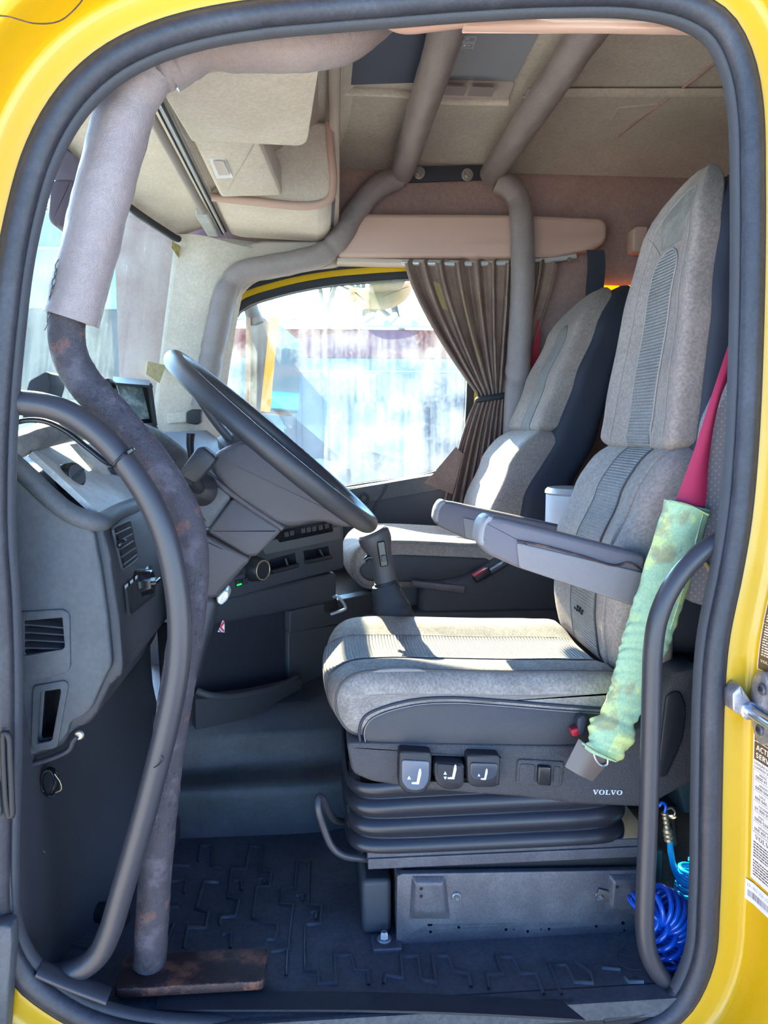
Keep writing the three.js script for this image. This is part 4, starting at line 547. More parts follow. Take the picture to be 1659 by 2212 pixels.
  const fa = arm([[938, 1122], [942, 1098], [955, 1083], [985, 1087], [1240, 1142], [1236, 1215], [1010, 1166], [945, 1136]], -0.60, 0.05, [[1000, 1118], [1230, 1166], [1228, 1212], [1006, 1162]]);
  obj('end_cap', extrPx([[937, 1124], [941, 1098], [953, 1081], [968, 1083], [953, 1098], [948, 1132]], -0.598, 0.054, { bev: 0.008, r: 0.01, seg: 4 }), capM, fa);
  // control panel under the cushion
  const pz = DZ + 0.222;
  const cp = obj('control_panel', extrPx([[748, 1604], [1240, 1612], [1420, 1560], [1432, 1500], [1460, 1450], [1520, 1440], [1530, 1640], [1500, 1690], [1440, 1722], [1400, 1746], [1250, 1740], [1130, 1724], [1040, 1718], [900, 1706], [800, 1690], [760, 1672]], pz, 0.08, { bev: 0.01, r: 0.012, seg: 4, holes: [{ pts: [[864, 1618], [1092, 1626], [1086, 1704], [860, 1698]], r: 0.004 }] }), M.seatPlastic, t);
  obj('lever_recess', extrPx([[858, 1612], [1096, 1620], [1090, 1710], [854, 1704]], pz - 0.035, 0.01, { bev: 0.001 }), M.hole, cp);
  const seatIcon = (x, y, s, parent, tiny) => { const q = (a, b) => [x + a * s, y + b * s]; obj('seat_symbol', extrPx([q(-10, 10), q(4, 9), q(9, -18), q(12, -28), q(16, -27), q(17, -14), q(10, 16), q(-10, 15)], pz + 0.028, 0.0012, { bev: 0, r: 0.001 }), M.whiteInk, parent); obj('arrow_symbol', extrPx([q(-22, 2), q(-17, -8), q(-12, 2)], pz + 0.028, 0.0012, { bev: 0 }), M.whiteInk, parent); if (!tiny) obj('arrow_symbol', extrPx([q(-22, 8), q(-12, 8), q(-17, 17)], pz + 0.028, 0.0012, { bev: 0 }), M.whiteInk, parent); };
  const lever = (list, edge, ix, iy, s, m, tiny) => { const l = obj('seat_lever', extrPx(list, pz + 0.024, 0.045, { bev: 0.005, r: 0.008, seg: 4 }), M.black, cp); obj('lever_face', extrPx(edge, pz + 0.027, 0.006, { bev: 0.0015, r: 0.006 }), m, l); seatIcon(ix, iy, s, l, tiny); };
  lever([[862, 1622], [934, 1626], [932, 1690], [920, 1712], [900, 1718], [876, 1714], [860, 1696]], [[868, 1642], [928, 1645], [926, 1686], [916, 1704], [898, 1708], [880, 1705], [868, 1688]], 897, 1682, 0.78, mat(0x5f6674, 0.22), true);
  lever([[938, 1646], [1004, 1650], [1003, 1696], [994, 1706], [966, 1708], [948, 1700], [938, 1680]], [[944, 1650], [999, 1654], [999, 1688], [990, 1694], [966, 1692], [950, 1684], [944, 1674]], 974, 1672, 0.72, M.blackSoft, false);
  lever([[1008, 1630], [1082, 1632], [1080, 1694], [1070, 1702], [1024, 1702], [1010, 1692]], [[1016, 1648], [1076, 1650], [1074, 1676], [1060, 1686], [1026, 1686], [1016, 1674]], 1044, 1676, 0.55, mat(0x3a404c, 0.2), true);
  for (const x of [948, 962, 980, 992]) obj('lever_rib', sweep(WL([[x, 1622], [x + 1, 1650]], pz - 0.01), 0.004, { seg: 4, rad: 6 }), M.black, cp);
  const sw = obj('switch_plate', extrPx([[1118, 1640], [1220, 1646], [1214, 1702], [1114, 1696]], pz + 0.004, 0.008, { bev: 0.003, r: 0.008 }), M.seatPlastic, cp);
  obj('rocker_switch', extrPx([[1164, 1656], [1192, 1658], [1190, 1698], [1162, 1696]], pz + 0.014, 0.014, { bev: 0.003, r: 0.003 }), M.blackGloss, sw);
  obj('switch_inset', extrPx([[1124, 1650], [1156, 1652], [1154, 1692], [1121, 1690]], pz + 0.006, 0.004, { bev: 0.0015, r: 0.005 }), M.seatPlastic, sw);
  obj('switch_inset', extrPx([[1197, 1656], [1211, 1657], [1209, 1694], [1195, 1693]], pz + 0.006, 0.004, { bev: 0.0015, r: 0.003 }), M.seatPlastic, sw);
  { const a = W(1280, 1711, pz + 0.0005), b = W(1344, 1711, pz + 0.0005), g = textG('VOLVO', 0.0088, 0.0012, font, 1); g.computeBoundingBox(); const k = (b.x - a.x) / (g.boundingBox.max.x - g.boundingBox.min.x); g.scale(k, 1, 1); obj('lettering', place(g, a.clone().lerp(b, 0.5), 0, 0, -0.06), M.whiteInk, cp); }
  { const c = W(1460, 1600, pz + 0.004); obj('side_pocket', extrPx([[1440, 1500], [1470, 1490], [1485, 1530], [1476, 1600], [1440, 1680], [1420, 1680]], pz + 0.004, 0.01, { bev: 0.003, r: 0.02 }), M.black, cp); }
  // suspension bellows
  const bl = (u, v) => { const y = lerp(0.195, 0.06, v), b = 0.012 * Math.pow(Math.abs(Math.sin(v * PI * 3.5 + 0.5)), 0.6) - 0.006, th = u * 2 * PI, c = Math.cos(th), s = Math.sin(th), p = 0.25; return V(0.3 + Math.sign(c) * Math.abs(c) ** p * (0.258 + b), y + 0.008 * Math.sin(c * 2.2) * (1 - v), DZ + 0.01 + Math.sign(s) * Math.abs(s) ** p * (0.198 + b)); };
  obj('bellows', grid((u, v) => bl(u, v), 96, 70, true), M.bellows, t);
  obj('base_rail', boxB(W(788, 0, -0.2).x, 0.6, 0.038, 0.064, DZ - 0.19, DZ + 0.205, 0.003), M.steel, t);
  obj('rail_lip', boxB(W(790, 0, -0.19).x, 0.6, 0.03, 0.05, DZ + 0.196, DZ + 0.209, 0.002), M.steel, t);
  const hz = -0.172, circ = (x, y, r, n = 12) => ({ pts: [...Array(n)].map((_, k) => [x + r * Math.cos(k / n * 2 * PI), y + r * Math.sin(k / n * 2 * PI)]) });
  const bp = obj('steel_plinth', extrPx([[868, 1888], [1385, 1880], [1385, 2048], [1168, 2042], [1160, 2030], [1146, 2025], [1130, 2029], [1120, 2042], [868, 2042], [856, 2034], [858, 1894]], hz, 0.014, { bev: 0.003, r: 0.002, holes: [circ(930, 2013, 5), { pts: [[922, 1994], [936, 1994], [936, 2002], [922, 2002]], r: 0.002 }, circ(991, 2003, 5), circ(1093, 2008, 5), circ(1110, 2008, 3.5), circ(1140, 2012, 5), circ(1169, 2007, 3.5), circ(1186, 2007, 5), circ(1288, 2001, 5), circ(1349, 2010, 4.5), circ(1346, 1994, 6)] }), M.steel, t);
  obj('plinth_box', boxB(W(870, 0, hz).x, 0.62, -0.105, 0.038, DZ - 0.19, hz - 0.02, 0.003), M.hole, t);
  obj('plinth_front', extrPx([[858, 1890], [872, 1888], [872, 2040], [858, 2036]], hz - 0.002, 0.4, { bev: 0.002 }), M.steel, t);
  const emb = (l, n) => { const e = obj('pressed_recess', slab((u, v) => { const a = bil(...l.map(p => W(p[0], p[1], hz + 0.001)))(u, v); const k = sstep(u, 0, 0.12) * sstep(1 - u, 0, 0.12) * sstep(v, 0, 0.08) * sstep(1 - v, 0, 0.25); return a.add(V(0, 0, 0.009 * k)); }, 16, 16, 0.001), M.steel, bp); return e; };
  const e1 = emb([[890, 1893], [962, 1893], [972, 1985], [884, 1985]]); for (const y of [1920, 1936]) obj('hole', along(cyl(0.0028, 0.0028, 0.003, 12), W(910, y, hz + 0.0105), V(0, 0, 1)), M.hole, e1);
  const e2 = emb([[1316, 1890], [1384, 1888], [1384, 1975], [1306, 1975]]); obj('hole', along(cyl(0.0028, 0.0028, 0.003, 12), W(1333, 1916, hz + 0.0105), V(0, 0, 1)), M.hole, e2);
  for (const [x, y] of [[986, 1936], [1295, 1934]]) { const p = W(x, y, hz); const b = obj('bolt', along(cyl(0.0085, 0.0085, 0.004, 22), p.clone().add(V(0, 0, 0.002)), V(0, 0, 1)), M.zinc, bp); obj('bolt_head', along(cyl(0.0055, 0.0055, 0.007, 6), p.clone().add(V(0, 0, 0.006)), V(0, 0, 1)), M.bolt, b); }
  obj('strap_bar', sweep(WL([[1290, 1930], [1320, 1938], [1360, 1955], [1395, 1975]], hz + 0.004), 0.01, { seg: 20, rad: 10, ry: [V(0, 0, 1), 0.2] }), mat(0x7b716b, 0.4, { metalness: 0.5 }), bp);
  // slide bar in front
  obj('slide_bar', sweep(WL([[740, 1775, -0.3], [722, 1770, -0.27], [706, 1745, -0.24], [695, 1724, -0.22], [688, 1722, -0.21], [687, 1745, -0.2], [700, 1790, -0.2], [718, 1830, -0.2], [742, 1848, -0.2], [795, 1856, -0.21]]), 0.0065, { seg: 90, rad: 10 }), M.handle, t);
  { const q = WF(831, 2048); const f = obj('floor_foot', boxB(q.x - 0.022, q.x + 0.03, -0.107, -0.098, q.z - 0.03, q.z + 0.012, 0.003), M.steel, t); obj('floor_bolt', cyl(0.013, 0.013, 0.005, 22).translate(q.x, -0.096, q.z - 0.012), M.zinc, f); obj('bolt_head', cyl(0.008, 0.007, 0.014, 6).translate(q.x, -0.089, q.z - 0.012), M.zinc, f); }
  { obj('floor_rail', boxB(W(775, 0, -0.2).x, W(848, 0, -0.2).x, -0.105, -0.0, -0.6, -0.2, 0.01), M.dashDark, t); }
}
{ // passenger seat
  const Z = -1.33, t = thing('cab_seat', 'tan grey passenger seat with black back shell beside the curtain', 'seat');
  const cu = cushion({ prof: [[0.06, 0.4], [0.07, 0.45], [0.11, 0.475], [0.2, 0.48], [0.4, 0.47], [0.56, 0.455], [0.6, 0.4], [0.56, 0.345], [0.4, 0.335], [0.2, 0.335], [0.09, 0.345]], zc: Z, hw: 0.235, r: 0.05, bow: 0.03, dip: 0.015 });
  const c = obj('cushion', cu.geo, M.fabricWarm, t);
  obj('cushion_piping', sweep([...Array(30)].map((_, i) => cu.at(lerp(0.42, -0.08, i / 29), 0.88, 0.001)), 0.005, { seg: 70, rad: 7 }), M.fabric, c);
  obj('side_skirt', extrPx([[772, 1232], [800, 1204], [860, 1198], [1060, 1206], [1060, 1262], [790, 1256]], Z + 0.238, 0.02, { bev: 0.006, r: 0.02 }), M.vinyl, c);
  const bs = { top: 0.12, bottom: 0.03, zc: Z, arch: 0.8 };
  const up = backPiece({ ...bs, y0: 0.79, y1: 1.245, xf: [[0.79, 0.645], [0.95, 0.7], [1.1, 0.765], [1.25, 0.85]], hw: [[0.79, 0.2], [0.95, 0.185], [1.1, 0.16], [1.25, 0.11]], depth: 0.075, wing: 0.03 });
  const u = obj('upper_backrest', up.geo, M.fabricWarm, t);
  obj('ribbed_strip', slab((a, v) => { const y = lerp(0.8, 1.13, v), w = 0.05 * Math.sqrt(Math.max(0.02, 1 - clamp((v - 0.85) / 0.15, 0, 1) ** 2)); return up.front(y, Z + (a * 2 - 1) * w, 0.003); }, 10, 30, -0.003), M.fabricRib, u);
  const lo = backPiece({ ...bs, y0: 0.42, y1: 0.81, arch: 0, top: 0.05, xf: [[0.42, 0.5], [0.55, 0.5], [0.7, 0.56], [0.82, 0.64]], hw: [[0.42, 0.2], [0.6, 0.225], [0.82, 0.205]], depth: 0.12, wing: 0.035 });
  obj('lower_backrest', lo.geo, M.fabricWarm, t);
  const sh = backPiece({ ...bs, y0: 0.36, y1: 1.25, xf: [[0.36, 0.53], [0.6, 0.56], [0.79, 0.67], [0.95, 0.73], [1.1, 0.80], [1.25, 0.89]], hw: [[0.36, 0.2], [0.6, 0.235], [0.79, 0.215], [0.95, 0.2], [1.1, 0.175], [1.25, 0.135]], depth: [[0.36, 0.2], [0.8, 0.16], [1.25, 0.11]], wing: 0 });
  obj('back_shell', sh.geo, M.shell, t);
  obj('pedestal', boxB(0.2, 0.7, 0.27, 0.36, Z - 0.2, Z + 0.2, 0.02), M.dashDark, t);
  obj('base_box', extrPx([[905, 1262], [1010, 1245], [1200, 1130], [1230, 1140], [1240, 1400], [905, 1420]], Z + 0.26, 0.3, { bev: 0.02, r: 0.04, seg: 4 }), M.dashDark, t);
  obj('seat_frame', extrPx([[890, 1254], [1005, 1266], [1004, 1284], [890, 1268]], Z + 0.27, 0.02, { bev: 0.003 }), M.steel, t);
}
{ const t = thing('belt_buckle', 'black belt buckle with red button standing beside the passenger seat', 'buckle');
  obj('buckle_body', extrPx([[1022, 1246], [1056, 1226], [1064, 1240], [1030, 1262]], -1.03, 0.03, { bev: 0.006, r: 0.008 }), M.black, t);
  obj('release_button', extrPx([[1022, 1244], [1050, 1228], [1052, 1232], [1024, 1248]], -1.028, 0.026, { bev: 0.002, r: 0.002 }), M.red, t);
  obj('buckle_stalk', sweep(WL([[1042, 1246], [1075, 1226], [1110, 1204]], -1.05), 0.016, { seg: 14, rad: 12, ry: 0.6 }), M.dashDark, t); }
// ---------------------------------------------------------------- overhead: blind rail, sun flap, shelf, hatch, lamp console
{
  const t = thing('blind_roller', 'grey roller blind rail running across above the windscreen', 'blind');
  const A = WX(322, 178, RX), q = z => V(RX, RY, z);
  obj('rail', slab((u, v) => V(RX + 0.014 * (u - 0.3), RY + 0.012 * u - 0.005, lerp(-0.12, -1.69, v)), 1, 20, 0.008), M.shell, t);
  obj('roller_tube', sweep([V(RX - 0.022, RY - 0.012, -0.45), V(RX - 0.022, RY - 0.012, -1.38)], 0.012, { seg: 30, rad: 14 }), mat(0x9a8f88, 0.5), t);
  for (const [z0, z1] of [[-0.38, -0.62], [-1.36, -1.62]]) obj('end_bracket', boxB(RX - 0.046, RX - 0.008, RY - 0.028, RY - 0.004, z1, z0, 0.006), M.dashPale, t);
  obj('slide_edge', boxB(RX + 0.004, RX + 0.012, RY - 0.016, RY - 0.008, -1.69, -0.12, 0.002), M.chrome, t);
}
{
  const t = thing('sun_flap', 'large cream flap panel hanging above the driver with rounded corner', 'flap');
  const a = W(338, 178, -0.42), b = W(415, 306, -0.80), c = W(662, 322, -0.80), d = W(694, 118, -0.42);
  const P2 = roundPoly([[0, 0], [1, 0], [1, 1], [0, 1]], [0.001, 0.03, 0.16, 0.001], 8); const g = extr(P2, 0.06, 0.008, { seg: 4 }); const f = bil(a, b, c, d);
  const n = b.clone().sub(a).cross(d.clone().sub(a)).normalize(); if (n.y > 0) n.negate(); const p = g.attributes.position; for (let i = 0; i < p.count; i++) { const q = f(p.getX(i), p.getY(i)).addScaledVector(n, p.getZ(i) * 0.35 - 0.012 * Math.sin(PI * clamp(p.getY(i), 0, 1))); p.setXYZ(i, q.x, q.y, q.z); }
  obj('flap_panel', crease(g, 0.8), M.cream, t);
}
{
  const t = thing('overhead_shelf', 'cream overhead storage shelf with light switch above the windscreen', 'shelf');
  const hullBox = (pts, m, n, th, parent = t) => obj(n, slab(bil(...pts), 8, 8, th), m, parent);
  // switch housing
  const hb = obj('lamp_housing', extr(roundPoly([[0, 0], [0.27, 0], [0.27, 0.22], [0, 0.2]], 0.012), 0.09, 0.012, { seg: 4 }), M.cream, t);
  { const a = W(415, 306, -0.82), b = W(476, 428, -1.2), d = W(566, 320, -0.86); const X = b.clone().sub(a).normalize(), N0 = X.clone().cross(d.clone().sub(a)).normalize(); let N = N0.y > 0 ? N0.negate() : N0; const Y = N.clone().cross(X).normalize(); const s = Y.dot(d.clone().sub(a)) < 0 ? -1 : 1; const len = b.distanceTo(a), wid = Math.abs(Y.dot(d.clone().sub(a)));
    const g = extr(roundPoly([[0, 0], [len, 0], [len, wid * 1.12], [0, wid]], 0.014), 0.09, 0.014, { seg: 4 }); hb.geometry.dispose(); hb.geometry = mUV(g.applyMatrix4(new THREE.Matrix4().makeBasis(X, Y.clone().multiplyScalar(s), N).setPosition(a)));
    const sw = W(479, 364, 0), pn = p => onP(p[0], p[1], a.clone().addScaledVector(N, 0.001), N); const q = [[452, 343], [486, 344], [504, 384], [468, 386]].map(pn);
    const lp = obj('reading_lamp', slab(bil(...q), 2, 2, 0.004), M.white, hb); obj('lamp_lens', slab(bil(...[[460, 349], [483, 350], [496, 378], [473, 379]].map(p => onP(p[0], p[1], a.clone().addScaledVector(N, 0.006), N))), 2, 2, 0.003), M.lens, lp); }
  // deep shelf on the passenger side
  const z0 = -1.26, z1 = -1.69, P = (px, py, z) => W(px, py, z);
  const fl = [P(468, 436, z0), P(506, 534, z1), P(706, 530, z1), P(722, 452, z0)];
  const prof = [[RX + 0.015, 1.475], [RX + 0.06, 1.462], [0.0, 1.452], [0.035, 1.475], [0.045, 1.52], [0.03, 1.69], [-0.1, 1.7], [RX + 0.015, 1.56]];
  obj('shelf_body', extr(roundPoly(prof, 0.02), 0.44, 0.012, { seg: 4 }).translate(0, 0, -1.25), M.cream, t);
  obj('shelf_trim', sweep([V(RX + 0.02, 1.472, -1.245), V(-0.2, 1.463, -1.245), V(-0.02, 1.455, -1.245), V(0.03, 1.474, -1.245), V(0.042, 1.52, -1.245), V(0.034, 1.62, -1.245), V(0.03, 1.69, -1.245)], 0.012, { seg: 60, rad: 10 }), mat(0xc3a294, 0.6), t);
  // back wall of the open bay beside the housing
  hullBox([V(RX + 0.05, 1.5, -0.8), V(RX + 0.05, 1.5, -1.25), V(0.0, 1.69, -1.25), V(0.0, 1.69, -0.8)], mat(0xb9a89d, 0.7), 'bay_lining', -0.01);
  obj('end_frame', sweep([V(0.04, 1.73, -0.62), V(0.04, 1.7, -0.9), V(0.045, 1.68, -1.2), V(0.05, 1.56, -1.5), V(0.05, 1.5, -1.68)], 0.016, { seg: 40, rad: 10, ry: 0.6 }), M.creamTrim, t);
  obj('radio_slot', extr(roundPoly([[-1.64, 1.49], [-1.3, 1.49], [-1.3, 1.66], [-1.64, 1.66]], 0.01), 0.01, 0.003).applyMatrix4(new THREE.Matrix4().makeBasis(V(0, 0, 1), V(0, 1, 0), V(-1, 0, 0))).translate(0.038, 0, 0), M.shell, t);
}
{
  const y = CEIL - 0.006, q = (px, py) => WY(px, py, y);
  const t = thing('roof_hatch', 'dark blue roof hatch blind beside grey sliding panel in the ceiling', 'roof hatch');
  const pan = (l, m, n, th) => obj(n, slab(bil(...l.map(p => q(...p))), 6, 6, th), m, t);
  pan([[560, 20], [1010, 20], [922, 178], [684, 186]], M.hatch, 'blind', 0.012);
  pan([[1012, 20], [1190, 20], [1110, 176], [930, 172]], M.hatchGrey, 'sliding_panel', 0.018);
  const fr = pan([[950, 178], [1110, 180], [1098, 214], [944, 211]], mat(0xb6a9a4, 0.5), 'handle_strip', 0.02);
  obj('handle_recess', slab(bil(...[[956, 186], [1010, 188], [1002, 207], [950, 205]].map(p => WY(p[0], p[1], y - 0.0215))), 3, 3, 0.001), mat(0x8d8285, 0.6), fr);
  obj('handle_recess', slab(bil(...[[1018, 188], [1072, 190], [1062, 209], [1010, 207]].map(p => WY(p[0], p[1], y - 0.0215))), 3, 3, 0.001), mat(0x8d8285, 0.6), fr);
  obj('frame_edge', sweep([[680, 192], [760, 196], [860, 200], [944, 214], [1098, 218]].map(p => q(...p)), 0.014, { seg: 40, rad: 8, ry: 0.6 }), M.cream, t);
  const c = document.createElement('canvas'); c.width = 128; c.height = 128; const g = c.getContext('2d'); g.clearRect(0, 0, 128, 128); g.strokeStyle = '#d5d8e0'; g.fillStyle = '#d5d8e0'; g.lineWidth = 5; g.strokeRect(6, 6, 116, 52); g.strokeRect(6, 70, 116, 52); g.beginPath(); g.moveTo(18, 50); g.lineTo(40, 24); g.lineTo(62, 40); g.moveTo(40, 24); g.lineTo(70, 18); g.stroke(); g.beginPath(); g.arc(40, 96, 13, 0, 7); g.fill(); g.fillRect(66, 90, 22, 10);
  const tx = new THREE.CanvasTexture(c); tx.colorSpace = THREE.SRGBColorSpace; const l = [[1000, 78], [1030, 79], [1022, 106], [992, 104]].map(p => WY(p[0], p[1], y - 0.0195)); const gg = grid(bil(...l), 1, 1); gg.setAttribute('uv', new THREE.Float32BufferAttribute([0, 1, 1, 1, 0, 0, 1, 0], 2)); obj('pictogram', gg, new THREE.MeshPhysicalMaterial({ map: tx, transparent: true, roughness: 0.6 }), t);
}
{ // seams and flap of the headliner
  const q = (px, py, d = 0) => WY(px, py, CEIL - 0.004 - d);
  struct('trim_7', sweep([[1265, 352], [1380, 258], [1480, 186], [1590, 100]].map(p => q(...p)), 0.004, { seg: 30, rad: 6 }), M.wallPink, 'seam across the headliner');
  tag(obj('ceiling_flap', slab(bil(q(1335, 234), q(1420, 226), q(1388, 258), q(1318, 260)), 4, 4, 0.012), M.ceil), 'small flat beige flap on the headliner above the driver headrest', 'flap');
  struct('trim_8', slab((u, v) => { const p = q(lerp(1130, 1580, u), lerp(206, 206, u)); return p.add(V(0, -0.012 * Math.sin(v * PI), v * 0.05)); }, 10, 8, 0.004), M.ceil, 'rounded rib of the headliner');
}
{ // header console with lamp
  const t = thing('header_console', 'pinkish beige lamp console along the top of the doorway', 'console');
  const P = (x, y, z) => W(x, y, z);
  obj('console_body', extrPx([[1040, 40], [1160, 20], [1600, 20], [1600, 66], [1480, 62], [1000, 54]], -0.045, 0.02, { bev: 0.004, r: 0.003 }), mat(0xc7a99a, 0.6), t);
  obj('visor_lip', extrPx([[828, 42], [845, 54], [870, 62], [900, 62], [1010, 48], [1110, 34], [1160, 10], [828, 10]], -0.04, 0.02, { bev: 0.005, r: 0.01, seg: 4 }), mat(0xbb9a8d, 0.6), t);
  obj('lamp_lens', extrPx([[1160, 40], [1185, 28], [1480, 30], [1476, 48], [1200, 46]], -0.042, 0.006, { bev: 0.002 }), M.lens, t);
  obj('lamp_switch', extrPx([[1303, 29], [1378, 30], [1377, 36], [1303, 35]], -0.038, 0.006, { bev: 0.001 }), M.creamTrim, t);
  tag(obj('coat_hook', extrPx([[1574, 86], [1592, 98], [1600, 116], [1584, 112], [1570, 106]], -0.06, 0.02, { bev: 0.003, r: 0.004 }), mat(0x8c6a62, 0.5)), 'small brown hook at the upper rear corner of the doorway', 'hook');
}
{ // far upper locker, curtain rail, rear details
  const t = thing('side_locker', 'long pinkish locker mounted high on the far side above the curtain', 'locker');
  obj('locker_body', extrPx([[728, 460], [1100, 462], [1300, 470], [1313, 482], [1312, 520], [1290, 536], [1190, 556], [728, 556]], -1.65, 0.1, { bev: 0.016, r: 0.02, seg: 4 }), M.boxPink, t);
  obj('shelf_edge', extrPx([[728, 556], [1010, 562], [1010, 572], [728, 566]], -1.66, 0.08, { bev: 0.004 }), M.creamTrim, t);
  const r = thing('curtain_rail', 'thin metal curtain rail under the far locker', 'curtain rail');
  obj('track', sweep(WL([[868, 568], [1000, 570], [1130, 566], [1200, 560], [1244, 553]], -1.66), 0.009, { seg: 30, rad: 8 }), M.silver, r);
  obj('end_stop', along(cyl(0.008, 0.008, 0.01, 14), W(1230, 561, -1.65), V(0, 0, 1)), M.bolt, r);
  tag(obj('hanging_strap', slab((u, v) => W(lerp(1268, 1306, u) + 2 * Math.sin(v * 5), lerp(540, 640, v), -1.55), 4, 10, 0.004), M.shell), 'dark strap hanging behind the passenger headrest', 'strap');
  tag(obj('wall_bracket', extrPx([[1368, 494], [1376, 488], [1400, 488], [1400, 544], [1368, 544]], -1.62, 0.06, { bev: 0.006, r: 0.01 }), M.boxPink), 'small pinkish bracket on the far wall beside the driver headrest', 'bracket');
  tag(obj('amber_lamp_lens', extrPx([[1300, 616], [1338, 617], [1340, 624], [1356, 624], [1360, 616], [1392, 617], [1392, 637], [1330, 636], [1318, 628]], -1.735, 0.03, { bev: 0.002 }), mat(0xffa61a, 0.35, { emissive: 0xff8a00, emissiveIntensity: 0.9 })), 'small glowing amber lamp lens behind the passenger headrest', 'lamp');
}
{ // curtain gathered with a black band
  const t = thing('curtain', 'brown pleated curtain gathered by a black band beside the passenger window', 'curtain');
  const z = -1.645, K = 9;
  const topL = 872, topR = 1198;
  const edge = (v) => { // v 0 top .. 1 bottom : left and right pixel edges, y
    const tie = 0.545, y = lerp(564, 1098, v);
    const k = v < tie ? Math.pow(v / tie, 1.35) : 1, m = v < tie ? 0 : Math.pow((v - tie) / (1 - tie), 0.75);
    return [lerp(lerp(872, 1034, k), 955, m), lerp(lerp(1198, 1100, k), 1102, m), y];
  };
  const cloth = (u, v, off = 0) => { const [l, r, y] = edge(v), w = (r - l), amp = lerp(0.022, 0.03, v) * clamp(w / 200, 0.45, 1), ph = u * K * 2 * PI + 0.6 * Math.sin(u * 9 + v * 2); const dz = amp * Math.sin(ph) + 0.25 * amp * Math.sin(ph * 2.3 + v * 4); return W(lerp(l, r, u) + 4 * Math.cos(ph) * (w / 320), y + 5 * Math.sin(ph + 1) * (1 - v), z + dz + off); };
  obj('cloth', slab((u, v) => cloth(u, v), 150, 60, -0.003), M.curtain, t);
  obj('tieback', sweep([...Array(20)].map((_, i) => { const a = i / 20 * 2 * PI; return W(1068 + 36 * Math.cos(a), 858 - 6 * Math.cos(a), z + 0.035 * Math.sin(a)); }), 0.011, { seg: 50, rad: 10, closed: true, ry: 1 }), M.blackSoft, t);
  obj('loose_corner', slab(bil(W(985, 965, z + 0.02), W(1000, 980, z + 0.03), W(978, 1068, z + 0.03), W(918, 1044, z + 0.02)), 8, 8, 0.003), M.curtain, t);
  obj('worn_patch', slab((u, v) => { const y = lerp(0.11, 0.42, v), uu = lerp(0.325, 0.36, u) + 0.03 * v; return cloth(uu, y, 0.006); }, 6, 20, 0.001), M.patch, t);
  obj('worn_patch', slab((u, v) => cloth(lerp(0.17, 0.2, u), lerp(0.09, 0.2, v), 0.006), 6, 10, 0.001), M.patch, t);
  obj('worn_patch', slab((u, v) => cloth(lerp(0.47, 0.495, u), lerp(0.12, 0.22, v), 0.006), 6, 10, 0.001), M.patch, t);
}
{ const t = thing('far_seat_belt', 'red seat belt with yellow cover hanging beside the far padded tube', 'seat belt');
  obj('webbing', slab((u, v) => W(lerp(lerp(1160, 1140, v), lerp(1168, 1160, v), u), lerp(690, 830, v), -1.66), 4, 12, 0.003), M.beltRed, t);
  obj('belt_cover', slab((u, v) => W(lerp(lerp(1139, 1136, v), lerp(1156, 1152, v), u), lerp(826, 905, v), -1.655), 4, 12, 0.006), M.beltYellow, t); }
// ---------------------------------------------------------------- driver's belt, cloth sleeve, tag
{ const z = -0.115; const t = thing('driver_seat_belt', 'crimson seat belt webbing crossing the driver backrest edge', 'seat belt');
  const L = curve([W(1612, 640, z - 0.02), W(1592, 690, z - 0.015), W(1545, 830, z), W(1495, 985, z), W(1462, 1075, z), W(1440, 1140, z)]), R = curve([W(1640, 690, z - 0.02), W(1606, 760, z - 0.015), W(1558, 855, z), W(1532, 990, z), W(1524, 1090, z), W(1508, 1150, z)]);
  obj('webbing', slab((u, v) => L.getPoint(v).lerp(R.getPoint(v), u).add(V(0, 0, 0.006 * Math.sin(u * PI))), 8, 40, 0.002), M.belt, t);
  obj('latch_tongue', sweep(WL([[1284, 1625], [1288, 1642], [1300, 1654], [1312, 1650], [1310, 1630], [1298, 1618]], -0.128), 0.0024, { seg: 40, rad: 8, closed: true }), M.chrome, t); }
{ const z = -0.12; const t = thing('cloth_sleeve', 'green tie-dyed cloth sleeve wrapped round the lower seat belt', 'cloth');
  const wdt = [[0, 0.040], [0.12, 0.040], [0.3, 0.042], [0.45, 0.041], [0.6, 0.039], [0.74, 0.034], [0.84, 0.033], [0.9, 0.043], [0.95, 0.036], [1, 0.030]];
  const tb = wdt.map(([a, b]) => [a, b]);
  obj('sleeve', sweep(WL([[1484, 1090], [1468, 1150], [1446, 1225], [1420, 1310], [1398, 1375], [1376, 1440], [1352, 1510], [1330, 1560], [1312, 1605], [1300, 1632]], z), (v) => lin(tb, v), { seg: 150, rad: 40, ry: [V(0, 0, 1), 0.42], caps: false, disp: (v, th) => 0.0035 * nz(v * 14, Math.cos(th) * 1.5, Math.sin(th) * 1.5) + sstep(v, 0.3, 0.5) * 0.0055 * nz(v * 38 + Math.cos(th) * 1.2, Math.cos(th) * 0.8, 4) + sstep(v, 0.78, 0.86) * 0.008 * nz(v * 36 + Math.cos(th), Math.sin(th), 9) }), M.cloth, t);
  obj('top_hem', sweep(WL([[1448, 1082], [1485, 1090], [1530, 1112]], z + 0.018), 0.004, { seg: 16, rad: 7, ry: 0.5 }), M.cloth, t);
  obj('bottom_hem', sweep(WL([[1256, 1604], [1290, 1625], [1330, 1644]], z + 0.018), 0.0035, { seg: 16, rad: 7, ry: 0.5 }), M.cloth, t);
  obj('side_seam', sweep(WL([[1518, 1112], [1500, 1180], [1470, 1290], [1448, 1360]], z + 0.013), 0.0015, { seg: 30, rad: 6 }), M.cloth, t); }
